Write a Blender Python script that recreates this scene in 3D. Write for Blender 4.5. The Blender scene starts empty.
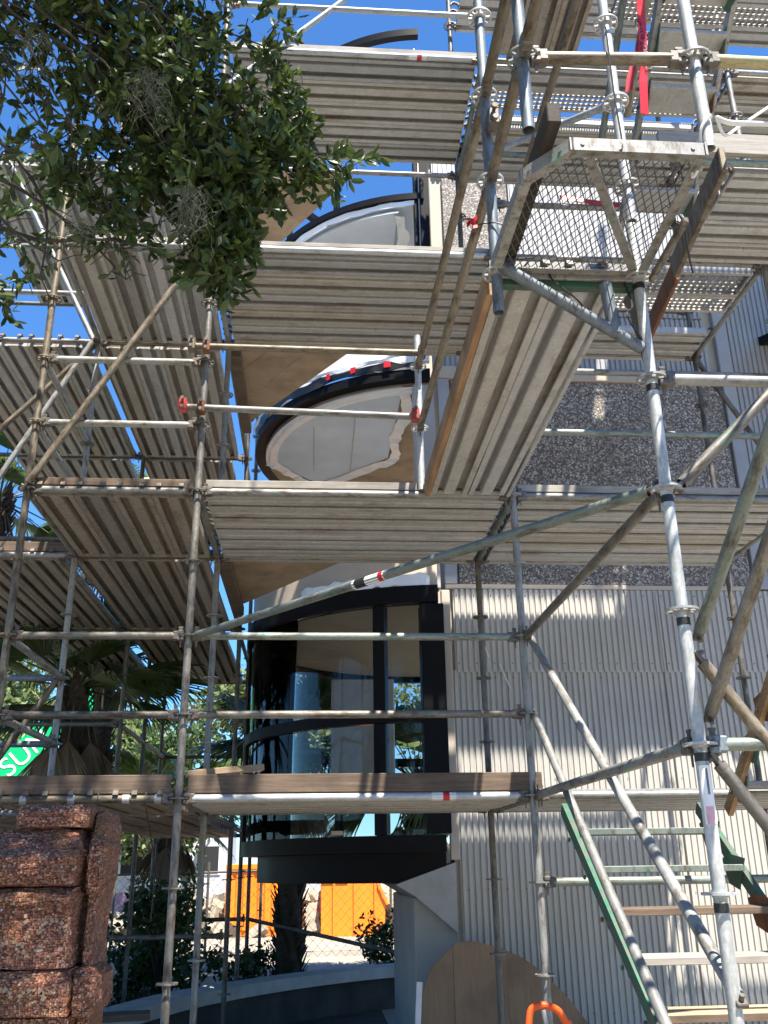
import bpy, bmesh, math, random
from mathutils import Vector, Matrix, Quaternion
PI = math.pi
sc = bpy.context.scene
col = sc.collection
R = random.Random(7)

# ------------------------------------------------------------------ materials
def newmat(name):
    m = bpy.data.materials.new(name); m.use_nodes = True
    nt = m.node_tree; nt.nodes.clear()
    out = nt.nodes.new('ShaderNodeOutputMaterial'); b = nt.nodes.new('ShaderNodeBsdfPrincipled')
    nt.links.new(b.outputs[0], out.inputs[0])
    return m, nt, b, out
def node(nt, t, **kw):
    n = nt.nodes.new(t)
    for k, v in kw.items():
        if hasattr(n, k): setattr(n, k, v)
        else: n.inputs[k].default_value = v
    return n
def ramp(nt, fac, stops, interp='LINEAR'):
    r = nt.nodes.new('ShaderNodeValToRGB'); r.color_ramp.interpolation = interp
    e = r.color_ramp.elements
    while len(e) < len(stops): e.new(0.5)
    for i, (p, c) in enumerate(stops):
        e[i].position = p; e[i].color = (*c, 1) if len(c) == 3 else c
    nt.links.new(fac, r.inputs[0]); return r.outputs[0]
def mix(nt, fac, a, b, mode='MIX'):
    n = nt.nodes.new('ShaderNodeMix'); n.data_type = 'RGBA'; n.blend_type = mode
    for s, v in ((n.inputs[0], fac), (n.inputs[6], a), (n.inputs[7], b)):
        if isinstance(v, (int, float)): s.default_value = v
        elif isinstance(v, tuple): s.default_value = (*v, 1)
        else: nt.links.new(v, s)
    return n.outputs[2]
def coords(nt, scale=(1,1,1), obj=True, shift=True):
    tc = nt.nodes.new('ShaderNodeTexCoord'); mp = nt.nodes.new('ShaderNodeMapping')
    mp.inputs['Scale'].default_value = scale
    nt.links.new(tc.outputs['Object'], mp.inputs[0])
    if shift:
        oi = nt.nodes.new('ShaderNodeObjectInfo')
        mu = nt.nodes.new('ShaderNodeMath'); mu.operation = 'MULTIPLY'; mu.inputs[1].default_value = 37.
        nt.links.new(oi.outputs['Random'], mu.inputs[0]); nt.links.new(mu.outputs[0], mp.inputs['Location'])
    return mp.outputs[0]
def noise(nt, vec, scale, detail=4, rough=.55):
    n = node(nt, 'ShaderNodeTexNoise'); n.inputs['Scale'].default_value = scale
    n.inputs['Detail'].default_value = detail; n.inputs['Roughness'].default_value = rough
    nt.links.new(vec, n.inputs['Vector']); return n.outputs['Fac']
def bump(nt, b, h, strength=.3, dist=.01):
    n = nt.nodes.new('ShaderNodeBump'); n.inputs['Strength'].default_value = strength
    n.inputs['Distance'].default_value = dist
    nt.links.new(h, n.inputs['Height']); nt.links.new(n.outputs[0], b.inputs['Normal'])

def galv(name, c1, c2, dirt, metallic=.35, rough=.5, dirtlo=.5, spots=None, vary=.35, aged=False):
    m, nt, b, o = newmat(name)
    v = coords(nt)
    n1 = noise(nt, v, 9., 6, .65); n2 = noise(nt, v, 60., 3)
    c = ramp(nt, n1, [(.3, c1), (.7, c2)])
    c = mix(nt, ramp(nt, n2, [(.35, (0,0,0)), (.75, (.5,.5,.5))]), c, tuple(x*.72 for x in c1))
    v2 = coords(nt, (1,1,.3)); n3 = noise(nt, v2, 22., 8, .75)
    c = mix(nt, ramp(nt, n3, [(dirtlo, (0,0,0)), (dirtlo+.14, (1,1,1))]), c, dirt)
    if spots:
        n4 = noise(nt, v, 5., 5, .7)
        c = mix(nt, ramp(nt, n4, [(.60, (0,0,0)), (.63, (1,1,1))]), c, spots)
    oi = nt.nodes.new('ShaderNodeObjectInfo')
    g = ramp(nt, oi.outputs['Random'], [(0, (1-vary,)*3), (1, (1,1,1))])
    if aged:
        g = ramp(nt, oi.outputs['Random'], [(0, (.64,.63,.60)), (.17, (.98,.98,.98)), (.34, (.80,.74,.65)), (.5, (1.,1.,1.03)), (.66, (.70,.71,.72)), (.83, (.95,.91,.84)), (1, (.82,.83,.85))])
        n5 = noise(nt, v, 26., 4, .7); n6 = noise(nt, coords(nt, (1,.35,1)), 4.5, 6, .75)
        c = mix(nt, ramp(nt, n5, [(.66, (0,0,0)), (.70, (.8,.8,.8))]), c, (.62,.61,.58))
        c = mix(nt, ramp(nt, n6, [(.55, (0,0,0)), (.72, (.75,.75,.75))]), c, (.19,.125,.075))
    c = mix(nt, 1., c, g, 'MULTIPLY')
    nt.links.new(c, b.inputs['Base Color'])
    b.inputs['Metallic'].default_value = metallic
    nt.links.new(ramp(nt, n1, [(.2, (rough-.1,)*3), (.8, (rough+.2,)*3)]), b.inputs['Roughness'])
    bump(nt, b, n2, .15, .0012)
    return m
GALV = galv('galvanised_tube', (.27,.27,.26), (.42,.42,.40), (.13,.105,.075), dirtlo=.50, spots=(.24,.33,.28))
BRIGHT = galv('bright_galvanised', (.40,.41,.41), (.58,.59,.58), (.22,.20,.17), dirtlo=.55)
DULL = galv('dull_tube', (.15,.14,.12), (.27,.25,.22), (.075,.058,.042), dirtlo=.48, spots=(.13,.16,.13))
BROWN = galv('brown_stained_tube', (.20,.165,.115), (.33,.285,.205), (.09,.06,.038), dirtlo=.47)
GREEN = galv('green_splashed_tube', (.19,.24,.21), (.31,.33,.29), (.10,.09,.07), dirtlo=.5, spots=(.04,.22,.12))
WHITE = galv('white_splashed_tube', (.36,.37,.35), (.50,.51,.49), (.66,.66,.63), dirtlo=.49, spots=(.22,.25,.24))
BLUEG = galv('blue_grey_tube', (.16,.20,.24), (.26,.30,.33), (.10,.10,.10))
YELLOW = galv('yellow_splashed_tube', (.48,.42,.18), (.60,.55,.34), (.30,.23,.12), dirtlo=.48)
RUST = galv('rusty_steel', (.15,.055,.025), (.27,.11,.045), (.07,.035,.02), metallic=.1, rough=.7)
RED = galv('red_paint', (.50,.03,.02), (.60,.06,.04), (.22,.03,.02), metallic=0)
PLANKM = galv('steel_plank', (.44,.44,.43), (.57,.575,.57), (.30,.275,.24), metallic=.2, rough=.5, dirtlo=.56, aged=True)
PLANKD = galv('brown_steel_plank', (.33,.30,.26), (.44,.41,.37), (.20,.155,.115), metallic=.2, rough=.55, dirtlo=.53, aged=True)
GREENP = galv('green_painted_steel', (.02,.14,.08), (.05,.20,.12), (.13,.12,.10), metallic=.1, dirtlo=.45)
WRAP = galv('black_film_wrap', (.01,.01,.012), (.05,.045,.04), (.22,.20,.18), metallic=0., rough=.3, dirtlo=.58)

def wood(name, c1, c2, c3, axis='Y', rough=.8):
    m, nt, b, o = newmat(name)
    s = {'X': (.4,9,9), 'Y': (9,.4,9), 'Z': (9,9,.4)}[axis]
    v = coords(nt, s); n1 = noise(nt, v, 7., 8, .7)
    v2 = coords(nt); n2 = noise(nt, v2, 3., 4)
    c = ramp(nt, n1, [(.25, c1), (.5, c2), (.75, c3)])
    c = mix(nt, ramp(nt, n2, [(.45, (0,0,0)), (.75, (.8,.8,.8))]), c, tuple(x*.5 for x in c1))
    nt.links.new(c, b.inputs['Base Color']); b.inputs['Roughness'].default_value = rough
    bump(nt, b, n1, .4, .003); return m
WOODX = wood('weathered_board_wood', (.06,.040,.027), (.125,.086,.058), (.21,.155,.108), 'X')
WOODPALE = wood('bleached_board_wood', (.20,.18,.155), (.30,.275,.24), (.40,.37,.33), 'X')
WOODY = wood('orange_board_wood', (.20,.11,.055), (.31,.18,.09), (.40,.27,.16), 'Y')
WOODNEW = wood('new_timber', (.34,.23,.13), (.44,.31,.19), (.52,.39,.26), 'X')
WOODDK = wood('dark_rotten_wood', (.015,.011,.008), (.032,.024,.018), (.06,.045,.034), 'Y')
PLY = wood('plywood_sheet', (.34,.25,.165), (.40,.30,.20), (.45,.345,.24), 'X')
PLYC = wood('brown_plywood', (.17,.105,.058), (.225,.14,.08), (.28,.18,.105), 'Z', .5)

def plain(name, c, rough=.6, metallic=0., n=.15, scale=8., bmp=0., shift=True):
    m, nt, b, o = newmat(name)
    v = coords(nt, shift=shift); f = noise(nt, v, scale, 6, .6)
    cc = ramp(nt, f, [(.25, tuple(x*(1-n) for x in c)), (.75, tuple(min(1, x*(1+n)) for x in c))])
    nt.links.new(cc, b.inputs['Base Color'])
    b.inputs['Roughness'].default_value = rough; b.inputs['Metallic'].default_value = metallic
    if bmp: bump(nt, b, f, bmp, .01)
    return m
def sidingmat(name, c1, c2):
    m, nt, b, o = newmat(name)
    v = coords(nt, shift=False); f = noise(nt, v, 1.6, 5, .6)
    c = ramp(nt, f, [(.3, c1), (.7, c2)])
    st = noise(nt, coords(nt, (5,5,.22), shift=False), 3., 6, .7)
    c = mix(nt, ramp(nt, st, [(.5, (0,0,0)), (.74, (.5,.5,.5))]), c, tuple(x*.55 for x in c1))
    sp = noise(nt, v, 34., 5, .75)
    c = mix(nt, ramp(nt, sp, [(.68, (0,0,0)), (.74, (.5,.5,.5))]), c, (.22,.17,.12))
    nt.links.new(c, b.inputs['Base Color']); b.inputs['Roughness'].default_value = .55
    bump(nt, b, f, .15, .02); return m
SIDING = sidingmat('siding_paint', (.40,.385,.35), (.47,.45,.41))
SIDINGW = plain('white_siding_paint', (.33,.335,.35), .55, n=.12, scale=2.)
BEIGE = plain('beige_render', (.46,.40,.33), .8, n=.08, scale=3.)
CONC = plain('concrete', (.36,.36,.35), .85, n=.2, scale=3., bmp=.3)
CONCB = plain('formed_concrete', (.34,.335,.32), .8, n=.16, scale=2., bmp=.2)
DARK = plain('dark_bronze_frame', (.009,.009,.010), .45, 0., n=.2)
DARK.node_tree.nodes['Principled BSDF'].inputs['Specular IOR Level'].default_value = .08
STUD = plain('steel_stud', (.36,.33,.30), .5, .4)
BLACK = plain('black_plastic', (.012,.012,.012), .5)
WHITEP = plain('white_plastic', (.72,.72,.72), .5)
TARP = plain('translucent_sheeting', (.80,.84,.88), .35, n=.08, scale=5., bmp=.9)
MEMB = plain('white_membrane', (.78,.78,.80), .45, n=.05, scale=4., bmp=.5)
MEMT = plain('tan_membrane', (.58,.47,.36), .5, n=.1, scale=4., bmp=.6)
SOFF = plain('grey_soffit_board', (.56,.65,.76), .7, n=.16, scale=1.6, bmp=.2)
SOFFT = plain('tan_soffit_board', (.68,.56,.42), .7, n=.1, scale=2.)
TAPE = plain('red_tape', (.46,.008,.012), .4, n=.15, scale=20.)
ORED = plain('orange_red_paint', (.80,.10,.012), .45, n=.1)
ORANGE = plain('orange_paint', (.95,.24,.01), .5, n=.08, scale=2.)
LIFTG = plain('green_paint', (.0,.45,.14), .35, n=.06)
RUBBER = plain('black_rubber', (.02,.02,.02), .8)
PINK = plain('pink_banner', (.62,.36,.42), .6, n=.5, scale=9.)
NAVY = plain('black_interior', (.015,.016,.018), .7)
TRAIL = plain('grey_white_panel', (.55,.58,.62), .5, n=.2, scale=1.5)
ROCKM = plain('pale_rubble', (.30,.26,.205), .9, n=.45, scale=1.2, bmp=.5)
CLAMP = galv('dark_steel_clamp', (.12,.12,.11), (.20,.18,.15), (.16,.07,.04), metallic=.3)
ROPE = plain('white_rope', (.68,.67,.63), .8, n=.1, scale=30.)
MESHM = galv('expanded_metal', (.09,.09,.085), (.15,.145,.135), (.08,.06,.04), dirtlo=.5, metallic=.3)

def pebble():
    m, nt, b, o = newmat('exposed_aggregate')
    v = coords(nt, shift=False)
    vo = node(nt, 'ShaderNodeTexVoronoi'); vo.inputs['Scale'].default_value = 62.
    nt.links.new(v, vo.inputs['Vector'])
    sp = nt.nodes.new('ShaderNodeSeparateColor'); nt.links.new(vo.outputs['Color'], sp.inputs[0])
    c = ramp(nt, sp.outputs[0], [(0, (.09,.075,.065)), (.3, (.19,.155,.13)), (.6, (.29,.26,.225)), (.85, (.44,.41,.38)), (1, (.60,.58,.54))])
    c = mix(nt, ramp(nt, vo.outputs['Distance'], [(.5, (0,0,0)), (.8, (1,1,1))]), c, (.09,.075,.06))
    c = mix(nt, ramp(nt, noise(nt, v, 2.5, 4), [(.4, (0,0,0)), (.7, (.45,.45,.45))]), c, (.11,.085,.07))
    nt.links.new(c, b.inputs['Base Color']); b.inputs['Roughness'].default_value = .8
    bump(nt, b, vo.outputs['Distance'], -1., .02); return m
PEB = pebble()
def mosaic():
    m, nt, b, o = newmat('red_stone_mosaic')
    v = coords(nt, shift=False)
    nz = nt.nodes.new('ShaderNodeTexNoise'); nz.inputs['Scale'].default_value = 14.
    nt.links.new(v, nz.inputs['Vector'])
    v = mix(nt, .02, v, nz.outputs['Color'], 'ADD')
    vo = node(nt, 'ShaderNodeTexVoronoi'); vo.inputs['Scale'].default_value = 95.; vo.distance = 'CHEBYCHEV'
    vo.inputs['Randomness'].default_value = .6
    nt.links.new(v, vo.inputs['Vector'])
    sp = nt.nodes.new('ShaderNodeSeparateColor'); nt.links.new(vo.outputs['Color'], sp.inputs[0])
    c = ramp(nt, sp.outputs[0], [(0, (.09,.03,.018)), (.4, (.24,.085,.045)), (.75, (.36,.15,.09)), (.92, (.46,.26,.17)), (.975, (.26,.22,.17)), (.99, (.50,.42,.33))])
    c = mix(nt, ramp(nt, noise(nt, v, 7., 4), [(.5, (0,0,0)), (.68, (.6,.6,.6))]), c, (.26,.12,.03))
    c = mix(nt, ramp(nt, vo.outputs['Distance'], [(.42, (0,0,0)), (.6, (1,1,1))]), c, (.06,.03,.022))
    nt.links.new(c, b.inputs['Base Color']); b.inputs['Roughness'].default_value = .38
    vc = nt.nodes.new('ShaderNodeMath'); vc.operation = 'ADD'
    nt.links.new(sp.outputs[1], vc.inputs[0])
    n2 = ramp(nt, vo.outputs['Distance'], [(.35, (1,1,1)), (.6, (0,0,0))])
    nt.links.new(n2, vc.inputs[1])
    bump(nt, b, vc.outputs[0], .8, .006); return m
MOS = mosaic()
def glass():
    m, nt, b, o = newmat('tinted_glass'); nt.nodes.remove(b)
    t = nt.nodes.new('ShaderNodeBsdfTransparent'); t.inputs[0].default_value = (.74,.75,.73,1)
    g = nt.nodes.new('ShaderNodeBsdfGlossy'); g.inputs['Roughness'].default_value = .01
    f = nt.nodes.new('ShaderNodeFresnel'); f.inputs[0].default_value = 1.30
    mx = nt.nodes.new('ShaderNodeMixShader')
    nt.links.new(f.outputs[0], mx.inputs[0]); nt.links.new(t.outputs[0], mx.inputs[1]); nt.links.new(g.outputs[0], mx.inputs[2])
    nt.links.new(mx.outputs[0], o.inputs[0]); return m
GLASS = glass()
def leafmat(name, cs, trans=.25, rough=.45, sc_=3.):
    m, nt, b, o = newmat(name)
    g = nt.nodes.new('ShaderNodeNewGeometry')
    c = ramp(nt, g.outputs['Random Per Island'], [(i/(len(cs)-1), x) for i, x in enumerate(cs)])
    v = coords(nt, shift=False)
    c = mix(nt, ramp(nt, noise(nt, v, sc_, 3), [(.4, (0,0,0)), (.7, (.6,.6,.6))]), c, cs[-1])
    nt.links.new(c, b.inputs['Base Color']); b.inputs['Roughness'].default_value = rough
    tr = nt.nodes.new('ShaderNodeBsdfTranslucent'); nt.links.new(c, tr.inputs[0])
    mx = nt.nodes.new('ShaderNodeMixShader'); mx.inputs[0].default_value = trans
    nt.links.new(b.outputs[0], mx.inputs[1]); nt.links.new(tr.outputs[0], mx.inputs[2])
    nt.links.new(mx.outputs[0], o.inputs[0]); return m
OAKL = leafmat('oak_leaf', [(.020,.040,.010), (.042,.075,.015), (.095,.135,.030), (.055,.088,.022)], .30, .45)
PALML = leafmat('palm_leaf', [(.030,.065,.022), (.065,.115,.032), (.12,.17,.055)], .3, .4)
PALMY = leafmat('sunlit_palm_leaf', [(.06,.11,.03), (.11,.17,.05), (.18,.24,.08)], .3, .4)
DEADL = leafmat('dead_frond', [(.10,.065,.035), (.19,.13,.075), (.26,.19,.12)], .1, .8)
TREEL = leafmat('tree_leaf', [(.08,.12,.03), (.14,.19,.055), (.22,.26,.10)], .35, .6, .5)
SHRUBL = leafmat('shrub_leaf', [(.02,.05,.012), (.045,.09,.02), (.10,.15,.04)], .25, .5, 1.)
MOSS = leafmat('spanish_moss', [(.11,.12,.085), (.17,.18,.13), (.24,.245,.19)], .3, .9)
BARK = plain('bark', (.055,.045,.036), .95, n=.5, scale=12., bmp=.8)
PBARK = plain('palm_bark', (.07,.055,.04), .95, n=.5, scale=9., bmp=.8)
def groundmat():
    m, nt, b, o = newmat('sandy_ground'); v = coords(nt, shift=False)
    c = ramp(nt, noise(nt, v, .6, 8, .7), [(.3, (.20,.175,.135)), (.5, (.28,.25,.20)), (.7, (.35,.315,.26))])
    nt.links.new(c, b.inputs['Base Color']); b.inputs['Roughness'].default_value = .95
    bump(nt, b, noise(nt, v, 20., 5), .5, .02); return m
GROUND = groundmat()

# ------------------------------------------------------------------ mesh helpers
def mk(name, verts, faces, mat, parent=None, smooth=False, loc=None):
    me = bpy.data.meshes.new(name); me.from_pydata([tuple(v) for v in verts], [], faces)
    me.materials.append(mat)
    if smooth: me.polygons.foreach_set('use_smooth', [True]*len(me.polygons))
    me.update()
    o = bpy.data.objects.new(name, me); col.objects.link(o)
    if parent: o.parent = parent
    if loc: o.location = loc
    return o
def link(name, me, parent=None, loc=None, rot=None):
    o = bpy.data.objects.new(name, me); col.objects.link(o)
    if parent: o.parent = parent
    if loc is not None: o.location = loc
    if rot is not None: o.rotation_mode = 'QUATERNION'; o.rotation_quaternion = rot
    return o
def tag(o, label, cat, group=None, kind=None):
    if label: o['label'] = label
    if cat: o['category'] = cat
    if group: o['group'] = group
    if kind: o['kind'] = kind
    return o
def struct(o): o['kind'] = 'structure'; return o
def empty(name, loc=(0,0,0), rz=0.):
    o = bpy.data.objects.new(name, None); col.objects.link(o); o.location = loc; o.rotation_euler.z = rz; return o
class G:
    """collects geometry"""
    def __init__(s): s.v = []; s.f = []
    def add(s, vs, fs):
        n = len(s.v); s.v += [tuple(v) for v in vs]; s.f += [tuple(i+n for i in f) for f in fs]; return s
    def box(s, x0, x1, y0, y1, z0, z1, M=None, bev=0.):
        if bev > 0 and min(x1-x0, y1-y0, z1-z0) > 2.2*bev:
            bm = bmesh.new(); bmesh.ops.create_cube(bm, size=1.)
            for v in bm.verts:
                v.co = Vector((x0+(v.co.x+.5)*(x1-x0), y0+(v.co.y+.5)*(y1-y0), z0+(v.co.z+.5)*(z1-z0)))
            bmesh.ops.bevel(bm, geom=list(bm.edges), offset=bev, segments=1, affect='EDGES')
            vs = [v.co.copy() for v in bm.verts]; fs = [[v.index for v in f.verts] for f in bm.faces]; bm.free()
        else:
            vs = [Vector(c) for c in ((x0,y0,z0),(x1,y0,z0),(x1,y1,z0),(x0,y1,z0),(x0,y0,z1),(x1,y0,z1),(x1,y1,z1),(x0,y1,z1))]
            fs = [(3,2,1,0),(4,5,6,7),(0,1,5,4),(1,2,6,5),(2,3,7,6),(3,0,4,7)]
        if M: vs = [M @ v for v in vs]
        return s.add(vs, fs)
    def tube(s, pts, rad, n=8, cap=True):
        pts = [Vector(p) for p in pts]; k = len(pts)
        rr = rad if isinstance(rad, (list, tuple)) else [rad]*k
        d0 = (pts[1]-pts[0]).normalized(); up = Vector((0,0,1)) if abs(d0.z) < .9 else Vector((1,0,0))
        a = d0.cross(up).normalized(); vs = []; fs = []
        for i, p in enumerate(pts):
            d = (pts[min(i+1,k-1)]-pts[max(i-1,0)]).normalized()
            a = (a - d*a.dot(d)).normalized(); b = d.cross(a)
            for j in range(n):
                t = 2*PI*j/n; vs.append(p+(a*math.cos(t)+b*math.sin(t))*rr[i])
        for i in range(k-1):
            for j in range(n):
                fs.append((i*n+j, i*n+(j+1)%n, (i+1)*n+(j+1)%n, (i+1)*n+j))
        if cap: fs += [tuple(range(n-1,-1,-1)), tuple((k-1)*n+j for j in range(n))]
        return s.add(vs, fs)
    def prism(s, poly, y0, y1, axis='Y'):
        """extrude polygon (a,b); axis Y: (a,y,b)  X: (x,a,b)  Z: (a,b,z)"""
        def P(a, b, t): return {'Y': (a,t,b), 'X': (t,a,b), 'Z': (a,b,t)}[axis]
        n = len(poly); vs = [P(a,b,y0) for a,b in poly]+[P(a,b,y1) for a,b in poly]
        fs = [tuple(range(n)), tuple(range(2*n-1,n-1,-1))]+[(i,(i+1)%n+0,(i+1)%n+n,i+n) for i in range(n)]
        fs = [fs[0], fs[1]]+[(i+n,(i+1)%n+n,(i+1)%n,i) for i in range(n)]
        return s.add(vs, fs)
    def obj(s, name, mat, parent=None, smooth=False, loc=None, fix=False):
        o = mk(name, s.v, s.f, mat, parent, smooth, loc)
        if fix:
            bm = bmesh.new(); bm.from_mesh(o.data); bmesh.ops.recalc_face_normals(bm, faces=bm.faces); bm.to_mesh(o.data); bm.free()
        return o
def asmooth(o, ang=40):
    me = o.data
    me.polygons.foreach_set('use_smooth', [True]*len(me.polygons))
    bm = bmesh.new(); bm.from_mesh(me)
    for e in bm.edges:
        e.smooth = not (len(e.link_faces) == 2 and e.calc_face_angle(0) > math.radians(ang))
    bm.to_mesh(me); bm.free(); return o
_cache = {}
def cached(key, fn):
    if key not in _cache: _cache[key] = fn()
    return _cache[key]
def free(o):
    me = o.data; bpy.data.objects.remove(o); return me

TR = .0242
def tube_mesh(L, mat, r=TR, name='tube'):
    def f():
        n = 20; vs = []; fs = []
        ri = r-.0035; rings = [(ri,.12),(ri,0),(r,0),(r,L),(ri,L),(ri,L-.12)]
        if L < .3: rings = [(ri,L*.4),(ri,0),(r,0),(r,L),(ri,L),(ri,L*.6)]
        for rr, z in rings:
            for j in range(n):
                t = 2*PI*j/n; vs.append((rr*math.cos(t), rr*math.sin(t), z))
        for i in range(len(rings)-1):
            for j in range(n): fs.append((i*n+(j+1)%n, i*n+j, (i+1)*n+j, (i+1)*n+(j+1)%n))
        o = mk(name, vs, fs, mat); bm = bmesh.new(); bm.from_mesh(o.data); bmesh.ops.recalc_face_normals(bm, faces=bm.faces); bm.to_mesh(o.data); bm.free()
        asmooth(o, 50); return free(o)
    return cached(('tube', round(L,3), mat.name, r), f)
def rosette_mesh(mat):
    def f():
        g = G(); n = 48; h = .0045
        # plate with eight holes: outer rim, hub and spokes of alternating width
        def ring(r0, r1, z0, z1):
            vs = []; fs = []
            for rr, z in ((r0,z0),(r1,z0),(r1,z1),(r0,z1)):
                for j in range(n): t = 2*PI*j/n; vs.append((rr*math.cos(t), rr*math.sin(t), z))
            for i in range(4):
                for j in range(n): fs.append((i*n+j, i*n+(j+1)%n, ((i+1)%4)*n+(j+1)%n, ((i+1)%4)*n+j))
            g.add(vs, fs)
        ring(.0535,.062,-h,h); ring(.0245,.034,-h,h)
        for k in range(8):
            M = Matrix.Rotation(2*PI*(k+.5)/8, 4, 'Z'); g.box(.033,.0545,-.0055,.0055,-h+.0002,h-.0002, M)
        ring(.0243,.0275,-.012,.012)
        return free(asmooth(g.obj('rosette', mat, fix=True), 35))
    return cached(('ros', mat.name), f)
def head_mesh(mat):
    """wedge-head casting at origin pointing +X away from post; tube starts at x=.085"""
    def f():
        g = G()
        g.box(.030,.070,-.022,.022,.008,.032, bev=.004); g.box(.030,.070,-.022,.022,-.032,-.008, bev=.004)
        g.box(.060,.100,-.023,.023,-.030,.030, bev=.007)
        return free(g.obj('ledger_head', mat))
    return cached(('head', mat.name), f)
def wedge_mesh(mat):
    def f():
        g = G(); g.prism([(.046,-.075),(.054,-.075),(.064,.055),(.040,.055)], -.003, .003)
        g.box(.038,.066,-.005,.005,.050,.060)
        return free(g.obj('wedge_pin', mat, fix=True))
    return cached(('wedge', mat.name), f)

def orient(p0, p1):
    d = (Vector(p1)-Vector(p0)).normalized()
    return d.to_track_quat('Z', 'Y')
def bar(name, p0, p1, mat, label, cat='scaffold tube', group=None, r=TR, inset=0.):
    p0, p1 = Vector(p0), Vector(p1); d = (p1-p0).normalized(); p0 = p0+d*inset; p1 = p1-d*inset
    L = (p1-p0).length
    o = link(name, tube_mesh(L, mat, r, name), None, p0, orient(p0, p1))
    return tag(o, label, cat, group)
def ledger(p0, p1, mat, label, group='horizontal ledger tubes of the scaffold', name='scaffold_ledger', hm=None, wedge=True, cat='scaffold ledger'):
    """tube between two post centres with wedge heads"""
    p0, p1 = Vector(p0), Vector(p1); o = bar(name, p0, p1, mat, label, cat, group, inset=.085)
    Q = o.rotation_quaternion.inverted(); L = (p1-p0).length-.17
    for s in (0, 1):
        d = (p1-p0).normalized()*(1 if s == 0 else -1)
        q = d.to_track_quat('X', 'Z'); h = link('ledger_head', head_mesh(hm or CLAMP), o)
        h.rotation_mode = 'QUATERNION'
        h.location = (0,0,-.085) if s == 0 else (0,0,L+.085); h.rotation_quaternion = Q @ q
        if wedge: link('wedge_pin', wedge_mesh(CLAMP), h)
    return o
def zr(k): return k*.5-.005          # rosette heights
def standard(x, y, z0, z1, mat, label, skip=(), base=True, collar=False, ros=None, group='vertical scaffold posts', rm=None):
    o = link('scaffold_post', tube_mesh(z1-z0, mat, TR, 'scaffold_post'), None, (x,y,z0))
    o.rotation_euler.z = R.uniform(0, .2)
    tag(o, label, 'scaffold post', group)
    k = math.ceil((z0+.06)/.5)
    while zr(k) < z1-.03:
        if k not in skip:
            link('rosette', rosette_mesh(rm or mat), o, (0,0,zr(k)-z0))
            if collar: link('collar', tube_mesh(.03, BLACK, TR+.0012, 'collar'), o, (0,0,zr(k)-z0-.06))
        k += 1
    if base:
        g = G(); g.box(-.075,.075,-.075,.075,0,.006); g.tube([(0,0,.006),(0,0,z0-GZ+.02)], .018, 10); g.tube([(0,0,z0-GZ-.045),(0,0,z0-GZ-.004)], .035, 6)
        b = g.obj('screw_jack', CLAMP, o, loc=(0,0,-(z0-GZ)))
    return o
GZ = 0.

def plank_mesh(L, mat, w=.236, h=.062, perf=False):
    def f():
        t = .0028; a = w/2
        if not perf:
            pl = [(-a+.036,-h+.013),(-a+.036,-h+.001),(-a+.032,-h),(-a,-h),(-a,0),(-.048,0),(-.036,-.050),(-.031,-.054),(.031,-.054),(.036,-.050),(.048,0),(a,0),(a,-h),(a-.032,-h),(a-.036,-h+.001),(a-.036,-h+.013)]
        else:
            pl = None
        g = G()
        def sheet(pl):
            n = len(pl); off = []
            for i, p in enumerate(pl):
                d = Vector(pl[min(i+1,n-1)])-Vector(pl[max(i-1,0)]); d.normalize(); nn = Vector((d.y,-d.x))
                if 0 < i < n-1:
                    d1 = (Vector(pl[i])-Vector(pl[i-1])).normalized(); d2 = (Vector(pl[i+1])-Vector(pl[i])).normalized()
                    n1 = Vector((d1.y,-d1.x)); n2 = Vector((d2.y,-d2.x)); m = (n1+n2).normalized(); nn = m/max(.5, m.dot(n1))
                off.append((p[0]+nn.x*t, p[1]+nn.y*t))
            poly = pl+off[::-1]; m = len(poly)
            vs = [(x,0,z) for x,z in poly]+[(x,L,z) for x,z in poly]
            fs = [(i,(i+1)%m,(i+1)%m+m,i+m) for i in range(m)]
            for i in range(n-1): fs.append((i,i+1,m-2-i,m-1-i)); fs.append((i+m,m-1-i+m,m-2-i+m,i+1+m))
            g.add(vs, fs)
        if not perf: sheet(pl)
        else:
            sheet([(-a+.03,-h),(-a,-h),(-a,-.004)]); sheet([(a,-.004),(a,-h),(a-.03,-h)])
            nx = 5 if w < .3 else 6; px = w/nx; ny = int(L/px); py = L/ny; K = 12
            for j in range(ny):
                for i in range(nx):
                    cx = -a+(i+.5)*px; cy = (j+.5)*py
                    vs = []; fs = []
                    for k in range(K):
                        t_ = 2*PI*k/K+PI/4; vs.append((cx+.0170*math.cos(t_), cy+.0170*math.sin(t_), -.012))
                    for k in range(K):
                        t_ = 2*PI*k/K+PI/4; vs.append((cx+.0200*math.cos(t_), cy+.0200*math.sin(t_), 0))
                    c4 = [(cx+px/2,cy+py/2,0),(cx-px/2,cy+py/2,0),(cx-px/2,cy-py/2,0),(cx+px/2,cy-py/2,0)]
                    vs += c4
                    for k in range(K): fs.append((k,(k+1)%K,K+(k+1)%K,K+k))
                    for q in range(4):
                        for k in range(K//4):
                            u = q*(K//4)+k; v_ = (u+1)%K
                            fs.append((K+u, K+v_, 2*K+q) if k < K//8+0 or True else None)
                        u = ((q+1)*(K//4))%K
                        fs.append((2*K+q, K+u, 2*K+(q+1)%4))
                    g.add(vs, fs)
        # end plates
        g.box(-a+.004,a-.004,.002,.006,-h+.002,-.004); g.box(-a+.004,a-.004,L-.006,L-.002,-h+.002,-.004)
        return free(g.obj('steel_plank', mat, fix=not perf))
    return cached(('plank', round(L,3), mat.name, w, perf), f)
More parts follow.
